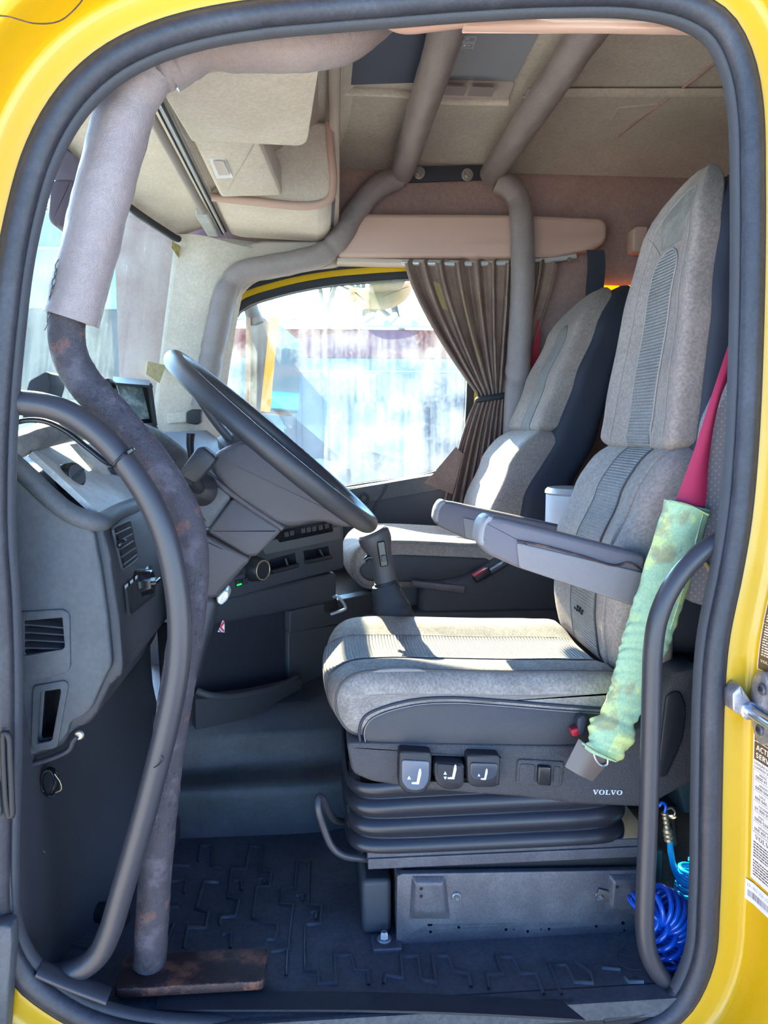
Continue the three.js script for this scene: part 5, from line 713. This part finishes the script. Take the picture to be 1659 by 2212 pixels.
tag(obj('leather_tag', slab((u, v) => bil(W(1250, 1596, -0.135), W(1322, 1640, -0.135), W(1280, 1688, -0.13), W(1220, 1656, -0.13))(u, v).add(V(0, 0, 0.006 * Math.sin(u * PI))), 8, 8, 0.002), mat(0x6e5f58, 0.35)), 'brown leather tag hanging below the cloth sleeve', 'tag');
{ const t = thing('seat_buckle', 'black buckle with red button beside the driver cushion', 'buckle'); obj('buckle_body', extrPx([[1248, 1555], [1258, 1545], [1272, 1550], [1262, 1592], [1250, 1590]], -0.155, 0.02, { bev: 0.004, r: 0.006 }), M.shell, t); obj('release_button', extrPx([[1234, 1578], [1250, 1573], [1252, 1590], [1238, 1592]], -0.156, 0.016, { bev: 0.003, r: 0.003 }), M.red, t); }
// grey dotted cover on the edge of the bunk behind the seat
{ const t = thing('bunk_cover', 'grey dotted fabric cover behind the seat belt at the rear doorway edge', 'cover'); const c = [[1606, 740], [1590, 800], [1540, 905], [1524, 1000], [1522, 1095], [1530, 1130], [1505, 1200], [1488, 1300], [1548, 1318], [1570, 1230], [1610, 1100], [1640, 800]];
  obj('cover_cloth', extrPx(c, -0.13, 0.05, { bev: 0.012, r: 0.012, seg: 4 }), M.dotted, t); obj('torn_edge', sweep(WL([[1520, 1212], [1536, 1235], [1544, 1268], [1534, 1300], [1520, 1318]], -0.126), 0.004, { seg: 24, rad: 7, disp: (v, th) => 0.001 * nz(v * 40, th) }), M.patch, t); }
struct('trim_9', extrPx([[1400, 1290], [1500, 1310], [1560, 1300], [1560, 1760], [1480, 1760], [1400, 1500]], -0.3, 0.2, { bev: 0.01 }), M.dashDark, 'dark lining behind the driver seat');
{ const t = thing('white_canister', 'white plastic canister standing between the two seats', 'canister'); const p = W(1236, 1100, -0.95); obj('body', cyl(0.072, 0.072, 0.17, 36, 0.006).translate(p.x, p.y - 0.04, p.z), M.white, t); obj('lid', cyl(0.076, 0.074, 0.02, 36, 0.006).translate(p.x, p.y + 0.05, p.z), M.silver, t); }
// ---------------------------------------------------------------- blue coiled air hose with blow gun
{
  const t = thing('air_hose', 'blue coiled plastic air hose hanging behind the rear grab handle', 'hose');
  const helix = (ax, r, turns, n, r2 = r) => { const c = curve(ax), fr = c.computeFrenetFrames(n, false), out = []; for (let i = 0; i <= n; i++) { const v = i / n, p = c.getPointAt(v), a = v * turns * 2 * PI, R = lerp(r, r2, v); out.push(p.addScaledVector(fr.normals[i], Math.cos(a) * R).addScaledVector(fr.binormals[i], Math.sin(a) * R)); } return out; };
  obj('light_coil', sweep(helix(WL([[1502, 1872], [1496, 1900], [1490, 1935], [1494, 1985], [1500, 2030]], -0.16), 0.025, 13, 260), 0.0042, { seg: 620, rad: 8 }), M.hoseLight, t);
  obj('main_coil', sweep(helix(WL([[1388, 1975], [1412, 1955], [1444, 1968], [1466, 2000], [1476, 2040], [1474, 2080]], -0.1), 0.032, 15, 320), 0.0048, { seg: 760, rad: 8 }), M.hose, t);
  obj('loose_coil', sweep(helix(WL([[1392, 1980], [1420, 2005], [1440, 2040], [1450, 2076]], -0.085), 0.022, 5, 160, 0.03), 0.005, { seg: 300, rad: 8 }), M.hose, t);
  obj('hose_run', sweep(WL([[1447, 1812], [1450, 1845], [1456, 1875], [1468, 1905]], -0.17), 0.0055, { seg: 24, rad: 10 }), M.hoseLight, t);
  obj('coupling', sweep(WL([[1436, 1755], [1440, 1780], [1446, 1815]], -0.17), v => 0.0055 + 0.003 * (v > 0.55 ? 1 : 0) + 0.0008 * Math.sin(v * 40), { seg: 40, rad: 14 }), M.brass, t);
  obj('coupling_sleeve', sweep(WL([[1451, 1765], [1453, 1790], [1455, 1822]], -0.185), 0.0075, { seg: 16, rad: 12 }), M.black, t);
  obj('blue_hook', sweep(WL([[1424, 1742], [1430, 1734], [1438, 1740], [1436, 1756]], -0.17), 0.003, { seg: 20, rad: 8 }), M.hose, t);
  obj('valve_loop', sweep(WL([[1440, 1748], [1450, 1745], [1458, 1754], [1456, 1764]], -0.172), 0.0022, { seg: 20, rad: 8 }), M.bolt, t);
  obj('red_end', place(rbox(0.006, 0.014, 0.006, 0.001), W(1462, 2106, -0.09), 0, 0, 0.3), M.red, t);
}
tag(obj('floor_wire', sweep([WF(1352, 2046), WF(1338, 2056), WF(1332, 2072), WF(1342, 2088), WF(1366, 2098), WF(1385, 2098)].map(p => p.add(V(0, 0.003, 0))), 0.0008, { seg: 40, rad: 5 }), M.piping), 'thin brown wire curled on the floor beside the seat base', 'wire');
tag(obj('sill_trim_strip', sweep(WL([[1490, 2062, -0.02], [1478, 2100, -0.018], [1450, 2145, -0.015], [1395, 2178, -0.012], [1300, 2196, -0.01]]), 0.012, { seg: 40, rad: 12, ry: 0.7 }), M.rubberDark), 'black rubber trim strip curving round the rear sill corner', 'trim');
// ---------------------------------------------------------------- door edge of the open driver's door
{ const t = thing('open_door', 'dark grey edge of the open driver door at the lower front corner', 'door');
  obj('lower_panel', extrPx([[-200, 2010], [8, 2000], [24, 2004], [26, 2030], [20, 2120], [10, 2260], [-200, 2280]], 0.035, 0.03, { bev: 0.006, r: 0.006, seg: 4 }), M.dash, t);
  obj('upper_panel', extrPx([[-200, 1700], [-4, 1690], [2, 1740], [0, 1770], [-200, 1780]], 0.02, 0.03, { bev: 0.005, r: 0.006 }), M.dash, t);
  obj('pull_handle', sweep(WL([[6, 1588], [10, 1580], [18, 1590], [22, 1640], [26, 1740], [26, 1762], [20, 1764], [14, 1740], [8, 1650], [6, 1588]], 0.02), 0.0045, { seg: 60, rad: 8 }), M.black, t); }
// ---------------------------------------------------------------- striker and stickers on the rear door pillar
function sticker(name, label, x, zA, zB, yA, yB, draw, w, h, tilt = 0) {   // on the step face, reading along z towards the camera
  const c = document.createElement('canvas'); c.width = w; c.height = h; const g = c.getContext('2d'); draw(g, w, h); const tx = new THREE.CanvasTexture(c); tx.colorSpace = THREE.SRGBColorSpace; tx.anisotropy = 8;
  const n = 10, at = (u, v) => { const y = lerp(yA, yB, v) - tilt * u, z = lerp(zA, zB, u); return V(x(y, z) - 0.0012, y, z); };
  const geo = grid(at, 4, n), uv = []; for (let j = 0; j <= n; j++) for (let i = 0; i <= 4; i++) uv.push(i / 4, 1 - j / n); geo.setAttribute('uv', new THREE.Float32BufferAttribute(uv, 2));
  const back = slab((u, v) => at(u, v).add(V(0.0006, 0, 0)), 4, n, 0.0004);
  const o = tag(obj(name, geo, new THREE.MeshPhysicalMaterial({ map: tx, roughness: 0.45 })), label, 'sticker'); return o;
}
const stepX = (y, z) => { // x of the step face at height y and depth z
  let best = 1e9, x = 0.6; for (let i = 0; i < SEALN; i++) { const p = sealPts[i]; if (p.x < 0.3) continue; const j = (i + 1) % SEALN, q = sealPts[j]; if ((p.y - y) * (q.y - y) > 0) continue; const k = (y - p.y) / (q.y - p.y || 1e-9); let o = 0.06; for (let s = 0; s < ringProfile.length - 1; s++) if (z >= ringProfile[s][1] && z <= ringProfile[s + 1][1] && s >= 5) { o = lerp(ringProfile[s][0], ringProfile[s + 1][0], (z - ringProfile[s][1]) / (ringProfile[s + 1][1] - ringProfile[s][1] || 1)); break; } x = lerp(p.x, q.x, k) + o * lerp(outward[i].x, outward[j].x, k); } return x; };
const yAt = (px, py, x) => WX(px, py, x);
const bars = (g, x, y, w, h, n) => { let p = x; const s0 = seedNow; seedNow = 5; while (p < x + w) { const a = 1 + rnd() * 4, b = 1 + rnd() * 4; g.fillRect(p, y, a, h); p += a + b; } seedNow = s0; };
const lines = (g, x, y, w, n, lh, th, seed) => { const s0 = seedNow; seedNow = seed; for (let k = 0; k < n; k++) { let p = x + rnd() * 6; while (p < x + w - 10) { const l = 12 + rnd() * 34; g.fillRect(p, y + k * lh, Math.min(l, x + w - p), th); p += l + 6; } } seedNow = s0; };
const py2y = (py) => W(1640, py, 0.02).y;
sticker('barcode_label', 'small white barcode label at the top of the yellow door pillar', stepX, 0.016, 0.07, py2y(1186), py2y(1216), (g, w, h) => { g.fillStyle = '#e4dfe8'; g.fillRect(0, 0, w, h); g.fillStyle = '#55506a'; g.font = 'bold 30px monospace'; g.fillText('E04-482', 22, 44); bars(g, 14, 60, w - 28, 36, 30); }, 256, 128);
sticker('warning_label', 'brown warning sticker with white text above the metal striker', stepX, 0.014, 0.075, py2y(1229), py2y(1447), (g, w, h) => {
  g.fillStyle = '#e6dcd2'; g.fillRect(0, 0, w, h); g.fillStyle = '#6d5130'; g.fillRect(8, 8, w - 16, h - 16); g.fillStyle = '#efe7dc'; g.font = 'bold 38px sans-serif'; g.fillText('ATENÇÃO', 36, 58); g.fillRect(8, 80, w - 16, 5); g.strokeStyle = '#efe7dc'; g.lineWidth = 6; g.beginPath(); g.arc(60, 140, 34, 0, 7); g.stroke(); g.beginPath(); g.moveTo(20, 220); g.lineTo(60, 186); g.lineTo(96, 220); g.lineTo(130, 190); g.stroke(); g.fillRect(8, 236, w - 16, 5); lines(g, 22, 256, w - 44, 11, 26, 13, 3); g.fillRect(8, 552, w - 16, 4); lines(g, 22, 572, w - 44, 12, 26, 13, 8); g.font = 'bold 34px serif'; g.fillText('VOLVO', 24, h - 84); }, 256, 1024);
sticker('service_label', 'white roadside service sticker with phone numbers below the metal striker', stepX, 0.014, 0.08, py2y(1583), py2y(1898), (g, w, h) => {
  g.fillStyle = '#e6dfdc'; g.fillRect(0, 0, w, h); g.fillStyle = '#5d4630'; g.fillRect(16, 24, w - 24, 56); g.fillRect(16, 88, w - 24, 190); g.fillStyle = '#efe9e2'; g.font = 'bold 34px serif'; g.fillText('VOLVO', 90, 64); g.font = 'bold 76px sans-serif'; g.fillText('ACTION', 40, 172); g.fillText('SERVICE', 36, 252); g.fillStyle = '#4a4040'; g.font = 'bold 34px sans-serif'; g.fillText('LIGAÇÃO GRATUITA', 16, 324); g.fillText('LLAMADA GRATUITA', 16, 364); g.strokeStyle = '#5a5050'; g.lineWidth = 3; g.strokeRect(12, 384, w - 8, 660);
  [['BRASIL', '0800 41 6161'], ['ARGENTINA', '0800 666 4567'], ['CHILE', '800 646 8123'], ['COLOMBIA', '01 800 955 0123'], ['PERU', '0800 52998'], ['URUGUAY', '000 405 5123']].forEach(([a, b], k) => { const y = 424 + k * 110; g.font = 'bold 30px sans-serif'; g.fillText(a, 90, y); g.font = 'bold 44px sans-serif'; g.fillText(b, 40, y + 44); g.fillRect(26, y + 58, w - 30, 4); });
  g.font = 'bold 66px serif'; g.fillText('VOLVO', 50, 1110); lines(g, 30, 1140, w - 40, 6, 30, 15, 4); lines(g, 30, 1340, w - 40, 6, 30, 15, 9); }, 384, 1560);
sticker('barcode_label', 'slanted white barcode label lowest on the yellow door pillar', stepX, 0.006, 0.07, py2y(1906), py2y(1950), (g, w, h) => { g.fillStyle = '#e3e0ec'; g.fillRect(0, 0, w, h); g.fillStyle = '#77747f'; g.font = '28px monospace'; g.fillText('EP-482-204-2564', 16, 42); g.fillStyle = '#4a4652'; bars(g, 20, 60, w - 40, 40, 40); }, 300, 128);
{ const t = thing('door_striker', 'metal door striker with round pin bolted to the yellow pillar', 'striker');
  const y0 = py2y(1512), x0 = stepX(y0, 0.04); const pr = smooth2([[0.0, 0.052], [0.025, 0.03], [0.045, 0.006], [0.05, -0.02], [0.028, -0.045], [0.0, -0.058], [-0.022, -0.035], [-0.03, 0.0], [-0.022, 0.04]].map(p => [p[0], p[1]]), 40);
  const bp = obj('striker_plate', extr(pr, 0.014, 0.003).applyMatrix4(new THREE.Matrix4().makeBasis(V(0, 0, 1), V(0, 1, 0), V(-1, 0, 0))).translate(x0 - 0.014, y0, 0.045), M.zinc, t);
  obj('striker_ramp', extrPx([[1583, 1500], [1600, 1480], [1626, 1520], [1618, 1556], [1584, 1536]], 0.03, 0.03, { bev: 0.003, r: 0.003 }), M.zinc, t);
  obj('striker_pin', along(cyl(0.0085, 0.0085, 0.075, 22), V(x0 - 0.022, y0 - 0.012, 0.062), V(0, 0, 1)), M.chrome, t);
  obj('pin_collar', along(cyl(0.014, 0.014, 0.01, 26), V(x0 - 0.022, y0 - 0.012, 0.03), V(0, 0, 1)), M.chrome, t);
  for (const dy of [0.028, -0.034]) { const s = obj('socket_screw', along(cyl(0.009, 0.009, 0.006, 20), V(x0 - 0.0155, y0 + dy, 0.05), V(-1, 0, 0)), M.steel, t); obj('screw_socket', along(cyl(0.004, 0.004, 0.003, 6), V(x0 - 0.019, y0 + dy, 0.05), V(-1, 0, 0)), M.hole, s); } }
// ---------------------------------------------------------------- things on the dash and windscreen
{ const t = thing('dash_screen', 'small hooded monitor with dusty screen standing on the dash top', 'monitor'); const x = -0.5;
  const q = (px, py, z) => W(px, py, z), z = -0.95;
  obj('housing', slab(bil(q(247, 822, z), q(324, 830, z - 0.06), q(338, 924, z - 0.06), q(270, 922, z)), 6, 6, 0.03), M.black, t);
  obj('screen', slab(bil(q(251, 832, z + 0.012), q(306, 838, z - 0.03), q(322, 905, z - 0.03), q(272, 908, z + 0.012)), 3, 3, -0.004), mat(0, 0.25, { map: mixMap(0x7f8f93, 0xb9c8c8, 0.12, 0.4, 0.62, 0.1) }), t);
  obj('hood_top', slab(bil(q(244, 818, z - 0.02), q(322, 826, z - 0.08), q(330, 838, z + 0.05), q(250, 832, z + 0.09)), 4, 4, -0.006), M.black, t);
  obj('hood_side', slab(bil(q(318, 830, z - 0.03), q(328, 828, z + 0.05), q(340, 918, z + 0.03), q(334, 924, z - 0.06)), 4, 4, -0.006), M.black, t);
  obj('red_side', slab(bil(q(234, 818, z + 0.03), q(248, 826, z + 0.04), q(250, 880, z + 0.04), q(236, 880, z + 0.03)), 3, 3, -0.006), mat(0x9a3548, 0.5), t);
  obj('camera_eye', extrPx([[206, 826], [232, 816], [243, 834], [240, 848], [228, 852], [206, 850]], z + 0.08, 0.04, { bev: 0.006, r: 0.004 }), M.black, t);
  obj('button_row', slab(bil(q(284, 916, z + 0.03), q(332, 916, z), q(340, 928, z), q(286, 930, z + 0.03)), 6, 2, -0.01), M.dash, t);
  for (let k = 0; k < 5; k++) obj('button', place(rbox(0.009, 0.008, 0.006, 0.001), q(292 + k * 9, 922, z + 0.035 - k * 0.006)), M.black, t); }
{ const t = thing('dash_camera', 'dark angular device on a pale stalk at the windscreen foot', 'camera'); const z = -0.55;
  obj('housing', extrPx([[54, 850], [62, 822], [98, 802], [106, 806], [110, 832], [96, 880], [86, 908], [50, 908], [46, 896]], z, 0.09, { bev: 0.014, r: 0.006, seg: 4 }), M.shell, t);
  obj('stalk', sweep(WL([[112, 832], [100, 880], [82, 918], [62, 946]], z - 0.03), 0.012, { seg: 20, rad: 8, ry: 0.6 }), M.beltYellow, t); }
tag(obj('key_stalk', sweep(WL([[414, 988, -0.52], [411, 960, -0.52], [412, 936, -0.52]]), v => 0.011 + 0.004 * v, { seg: 20, rad: 12, ry: 0.6 }), M.black), 'short dark upright lever behind the control stalk', 'lever');
tag(obj('far_pillar_handle', extrPx([[402, 890], [414, 884], [434, 884], [434, 912], [424, 918], [402, 914]], -1.6, 0.04, { bev: 0.006, r: 0.006 }), M.black), 'small black handle block on the far windscreen pillar', 'handle');
tag(obj('pillar_speaker', extrPx([[360, 893], [404, 888], [404, 912], [362, 916]], -1.62, 0.05, { bev: 0.008, r: 0.006 }), M.cream), 'cream block beside the small handle on the far pillar', 'block');
{ // rear-view device at the windscreen top corner
  const t = thing('rain_sensor_cover', 'brown grey mirror-like housing hanging at the near windscreen top', 'housing'); const z = -0.42;
  obj('upper_shell', extrPx([[104, 340], [116, 316], [134, 316], [170, 338], [176, 380], [168, 396], [118, 392], [104, 372]], z, 0.1, { bev: 0.016, r: 0.01, seg: 4 }), mat(0x6a6270, 0.5), t);
  obj('lower_shell', extrPx([[108, 388], [160, 386], [158, 440], [138, 486], [112, 486], [102, 470]], z + 0.004, 0.08, { bev: 0.014, r: 0.01, seg: 4 }), mat(0x5d5462, 0.5), t); }
{ const wsP = (px, py) => { let b = null, bd = 9; const d = sight(px, py); for (let i = 0; i <= 60; i++) for (let j = 0; j <= 40; j++) { const q = wsAt(i / 60, j / 40), w = q.clone().sub(camera.position), e = w.clone().addScaledVector(d, -w.dot(d)).length(); if (e < bd) { bd = e; b = q; } } return b.clone().add(V(0.012, 0, 0.0)); };
  const st = (l, label, m) => tag(obj('windscreen_sticker', slab(bil(...l.map(p => wsP(...p))), 3, 3, 0.001), m), label, 'sticker');
  st([[312, 776], [350, 786], [342, 822], [306, 806]], 'pale yellow paper sticker low on the windscreen beside the steering wheel', mat(0, 0.8, { map: mixMap(0xd8cf9e, 0xece4bc, 0.05, 0.3, 0.7, 0.2) }));
  st([[362, 522], [392, 532], [386, 556], [358, 540]], 'faded brown sticker at the upper far corner of the windscreen', mat(0, 0.8, { map: mixMap(0xa89a5e, 0xcfc48c, 0.05, 0.3, 0.7, 0.2) })); }
// ---------------------------------------------------------------- outside mirrors
{ const t = thing('door_mirror', 'yellow edged passenger door mirror outside the far window', 'mirror'); const z = -2.06;
  const P = (px, py, dz = 0) => W(px, py, z + dz);
  const f = [P(583, 690), P(652, 745, -0.12), P(642, 892, -0.12), P(566, 880)];
  obj('housing', slab((u, v) => { const l = bil(P(548, 664, -0.02), P(658, 735, -0.2), P(648, 900, -0.2), P(546, 892, -0.02))(u, v); return l.add(V(-0.03 - 0.05 * Math.sin(u * PI) * Math.sin(v * PI), 0, -0.06 * Math.sin(u * PI))); }, 10, 10, -0.02), mat(0x6f6a62, 0.55), t);
  obj('yellow_edge', slab(bil(P(583, 686, 0.01), P(592, 690, 0.0), P(578, 890, 0.0), P(562, 888, 0.01)), 3, 10, -0.04), M.yellow, t);
  obj('mirror_glass', slab((u, v) => bil(P(586, 688), P(654, 742, -0.175), P(644, 894, -0.175), P(574, 886))(u, v), 6, 6, 0.004), M.mirror, t);
  obj('mirror_arm', sweep(WL([[520, 600, -1.79], [530, 640, -1.95], [548, 680, z - 0.04], [556, 700, z - 0.04]]), 0.03, { seg: 14, rad: 10 }), M.dash, t); }
{ const t = thing('kerb_mirror', 'beige oval kerb mirror hanging outside above the passenger window', 'mirror'); const z = -1.95;
  obj('housing', extrPx([[750, 618], [800, 622], [890, 606], [896, 620], [880, 645], [850, 662], [800, 668], [762, 655]], z, 0.08, { bev: 0.02, r: 0.03, seg: 5 }), mat(0x9d9278, 0.6), t);
  obj('bracket', extrPx([[798, 596], [876, 594], [876, 612], [800, 618]], -1.8, 0.2, { bev: 0.01, r: 0.01 }), mat(0x8e8570, 0.6), t); }
// ---------------------------------------------------------------- the yard beyond the windows
{
  const t = thing('depot_building', 'long shed with white ribbed roof and faded red fascia beyond the passenger window', 'building');
  const z = -14, p = (px, py) => W(px, py, z);
  const a = p(560, 772), b = p(1500, 772), ytop = p(800, 712).y, yb = -1.3, xl = p(200, 712).x, xr = p(1700, 712).x;
  obj('lower_wall', boxB(xl, xr, yb, a.y, z - 4, z, 0.02), mat(0x8f989f, 0.8), t);
  obj('red_fascia', boxB(xl, xr, a.y, ytop, z - 4, z + 0.05, 0.02), mat(0x8f484c, 0.8), t);
  const rp = p(800, 682); const rz = z - 3.2; const ry = onP(800, 684, V(0, 0, rz), V(0, 0, 1)).y;
  obj('roof', slab(bil(V(xl, ytop + 0.05, z + 0.3), V(xr, ytop + 0.05, z + 0.3), V(xr, ry, rz), V(xl, ry, rz)), 2, 2, -0.05), mat(0xdfe3e6, 0.6), t);
  for (let k = 0; k < 26; k++) { const x = lerp(xl, xr, (k + 0.5) / 26); obj('roof_rib', sweep([V(x, ytop + 0.08, z + 0.32), V(x + 0.5, ry + 0.04, rz)], 0.07, { seg: 3, rad: 6 }), mat(0xcdd4d8, 0.6), t); }
}
function truck(name, label, x, z, turn, col, capCol) {
  const t = thing(name, label, 'truck', 'parked trucks'); const body = mat(col, 0.35, { clearcoat: 0.5 });
  const A = (n, g, m, par = t) => obj(n, g, m, par);
  A('cab', boxB(-1.2, 1.2, -0.5, 1.9, -1.9, 0, 0.12), body); A('windscreen', boxB(-1.08, 1.08, 0.55, 1.35, -0.03, 0.03, 0.02), mat(0x4c4f4e, 0.15)); A('grille', boxB(-0.9, 0.9, -0.3, 0.25, -0.03, 0.04, 0.02), M.black);
  const bm = A('bumper', boxB(-1.22, 1.22, -0.95, -0.48, -0.4, 0.12, 0.06), mat(0xd8d8d2, 0.5)); for (const s of [-1, 1]) A('headlight', boxB(s * 0.85 - 0.22, s * 0.85 + 0.22, -0.82, -0.6, 0.1, 0.15, 0.03), M.lens, bm);
  A('roof_box', boxB(-0.6, 0.6, 1.88, 2.25, -1.2, -0.3, 0.1), mat(capCol, 0.5)); for (const s of [-1, 1]) A('wheel', along(cyl(0.5, 0.5, 0.3, 24, 0.05), V(s * 1.0, -0.8, -0.9), V(1, 0, 0)), M.black);
  A('chassis', boxB(-0.5, 0.5, -0.8, -0.3, -5, -1.8, 0.05), M.steel);
  t.position.set(x, 0, z); t.rotation.y = turn; t.userData.placed = true; return t;
}
{ const t = thing('blue_trailer', 'pale blue curtain trailer with wheels beyond the passenger window', 'trailer'); const z = -8, p = (px, py) => W(px, py, z); const l = p(615, 775), r = p(1300, 775);
  obj('trailer_body', boxB(l.x, r.x, -0.35, p(700, 800).y, z - 2.4, z, 0.05), mat(0x8d979f, 0.7), t); for (let k = 0; k < 12; k++) { const x = lerp(l.x, r.x, (k + 0.5) / 12); obj('side_rib', boxB(x - 0.03, x + 0.03, -0.3, p(700, 805).y, z, z + 0.04, 0.01), mat(0x7c8994, 0.7), t); }
  for (const px of [930, 1090]) { const x = p(px, 0).x; const w = obj('wheel', along(cyl(0.52, 0.52, 0.3, 30, 0.06), V(x, -0.78, z - 0.1), V(0, 0, 1)), M.black, t); obj('rim', along(cyl(0.26, 0.24, 0.06, 24, 0.02), V(x, -0.78, z + 0.06), V(0, 0, 1)), M.white, w); } }
function tree(x, z, h, s, label) { const t = thing('bare_tree', label, 'tree', 'trees beyond the shed'); const s0 = seedNow; seedNow = s; const br = []; const grow = (p, d, len, r, n) => { const e = p.clone().addScaledVector(d, len); br.push(sweep([p, p.clone().lerp(e, 0.5).add(V((rnd() - 0.5) * len * 0.15, 0, (rnd() - 0.5) * len * 0.15)), e], v => r * (1 - 0.4 * v), { seg: 3, rad: 5, caps: false })); if (n) for (let k = 0; k < 3; k++) grow(e, d.clone().add(V((rnd() - 0.5) * 1.5, rnd() * 0.4, (rnd() - 0.5) * 1.5)).normalize(), len * 0.68, r * 0.6, n - 1); }; grow(V(x, -1.3, z), V(0, 1, 0), h * 0.36, h * 0.028, 5); obj('branches', br, M.tree, t); seedNow = s0; }
[[-5, -22, 9, 5, 'bare grey tree left of the mirror arm beyond the shed'], [3.5, -21, 8.6, 12, 'bare grey tree above the middle of the shed roof'], [0.5, -25, 10, 22, 'tall bare tree directly behind the door mirror'], [8.5, -24, 9.5, 31, 'bare tree behind the right end of the shed roof'], [24, -5, 9, 41, 'leaning bare tree behind the trucks in the mirror'], [30, -16, 11, 47, 'tall bare tree farthest behind, shown in the mirror']].forEach(a => tree(...a));
truck('parked_truck', 'light blue truck parked far behind, shown in the door mirror', 10.5, -4.6, -PI / 2, 0x4fb4d4, 0xd8603a);
truck('parked_truck', 'second light blue truck in the mirror, nearer the shed', 14, -8.2, -PI / 2, 0x4fb4d4, 0xd8603a);
{ const t = truck('parked_truck', 'pale green truck standing beyond the windscreen', -3.1, -8.2, 0, 0x9ccdbb, 0x86acc6); t.scale.y = 1.3; t.position.y = 0.39; }
{ const t = thing('white_wall', 'pale yard wall standing ahead of the cab', 'wall'); obj('wall_body', boxB(-12.3, -12, -1.3, 2.6, -16, 6, 0.02), mat(0xd9e2dc, 0.9), t); obj('wall_cap', boxB(-12.4, -11.9, 2.6, 2.75, -16, 6, 0.02), mat(0xb8c2bd, 0.9), t); }
// ---------------------------------------------------------------- set every thing on its own base
scene.updateMatrixWorld(true);
for (const o of scene.children.slice()) {
  if (o.isLight || o.isSky || (!o.isMesh && !o.children.length) || o === sun.target) continue;
  const b = new THREE.Box3().setFromObject(o); if (b.isEmpty() || o.userData.placed) continue;
  const p = V((b.min.x + b.max.x) / 2, b.min.y, (b.min.z + b.max.z) / 2);
  if (o.isMesh && !o.children.length) { o.geometry.translate(-p.x, -p.y, -p.z); o.position.add(p); }
  else if (o.isMesh) { o.geometry.translate(-p.x, -p.y, -p.z); o.position.add(p); for (const c of o.children) c.position.sub(p); }
  else { o.position.add(p); for (const c of o.children) c.position.sub(p); }
}
renderer.render(scene, camera);
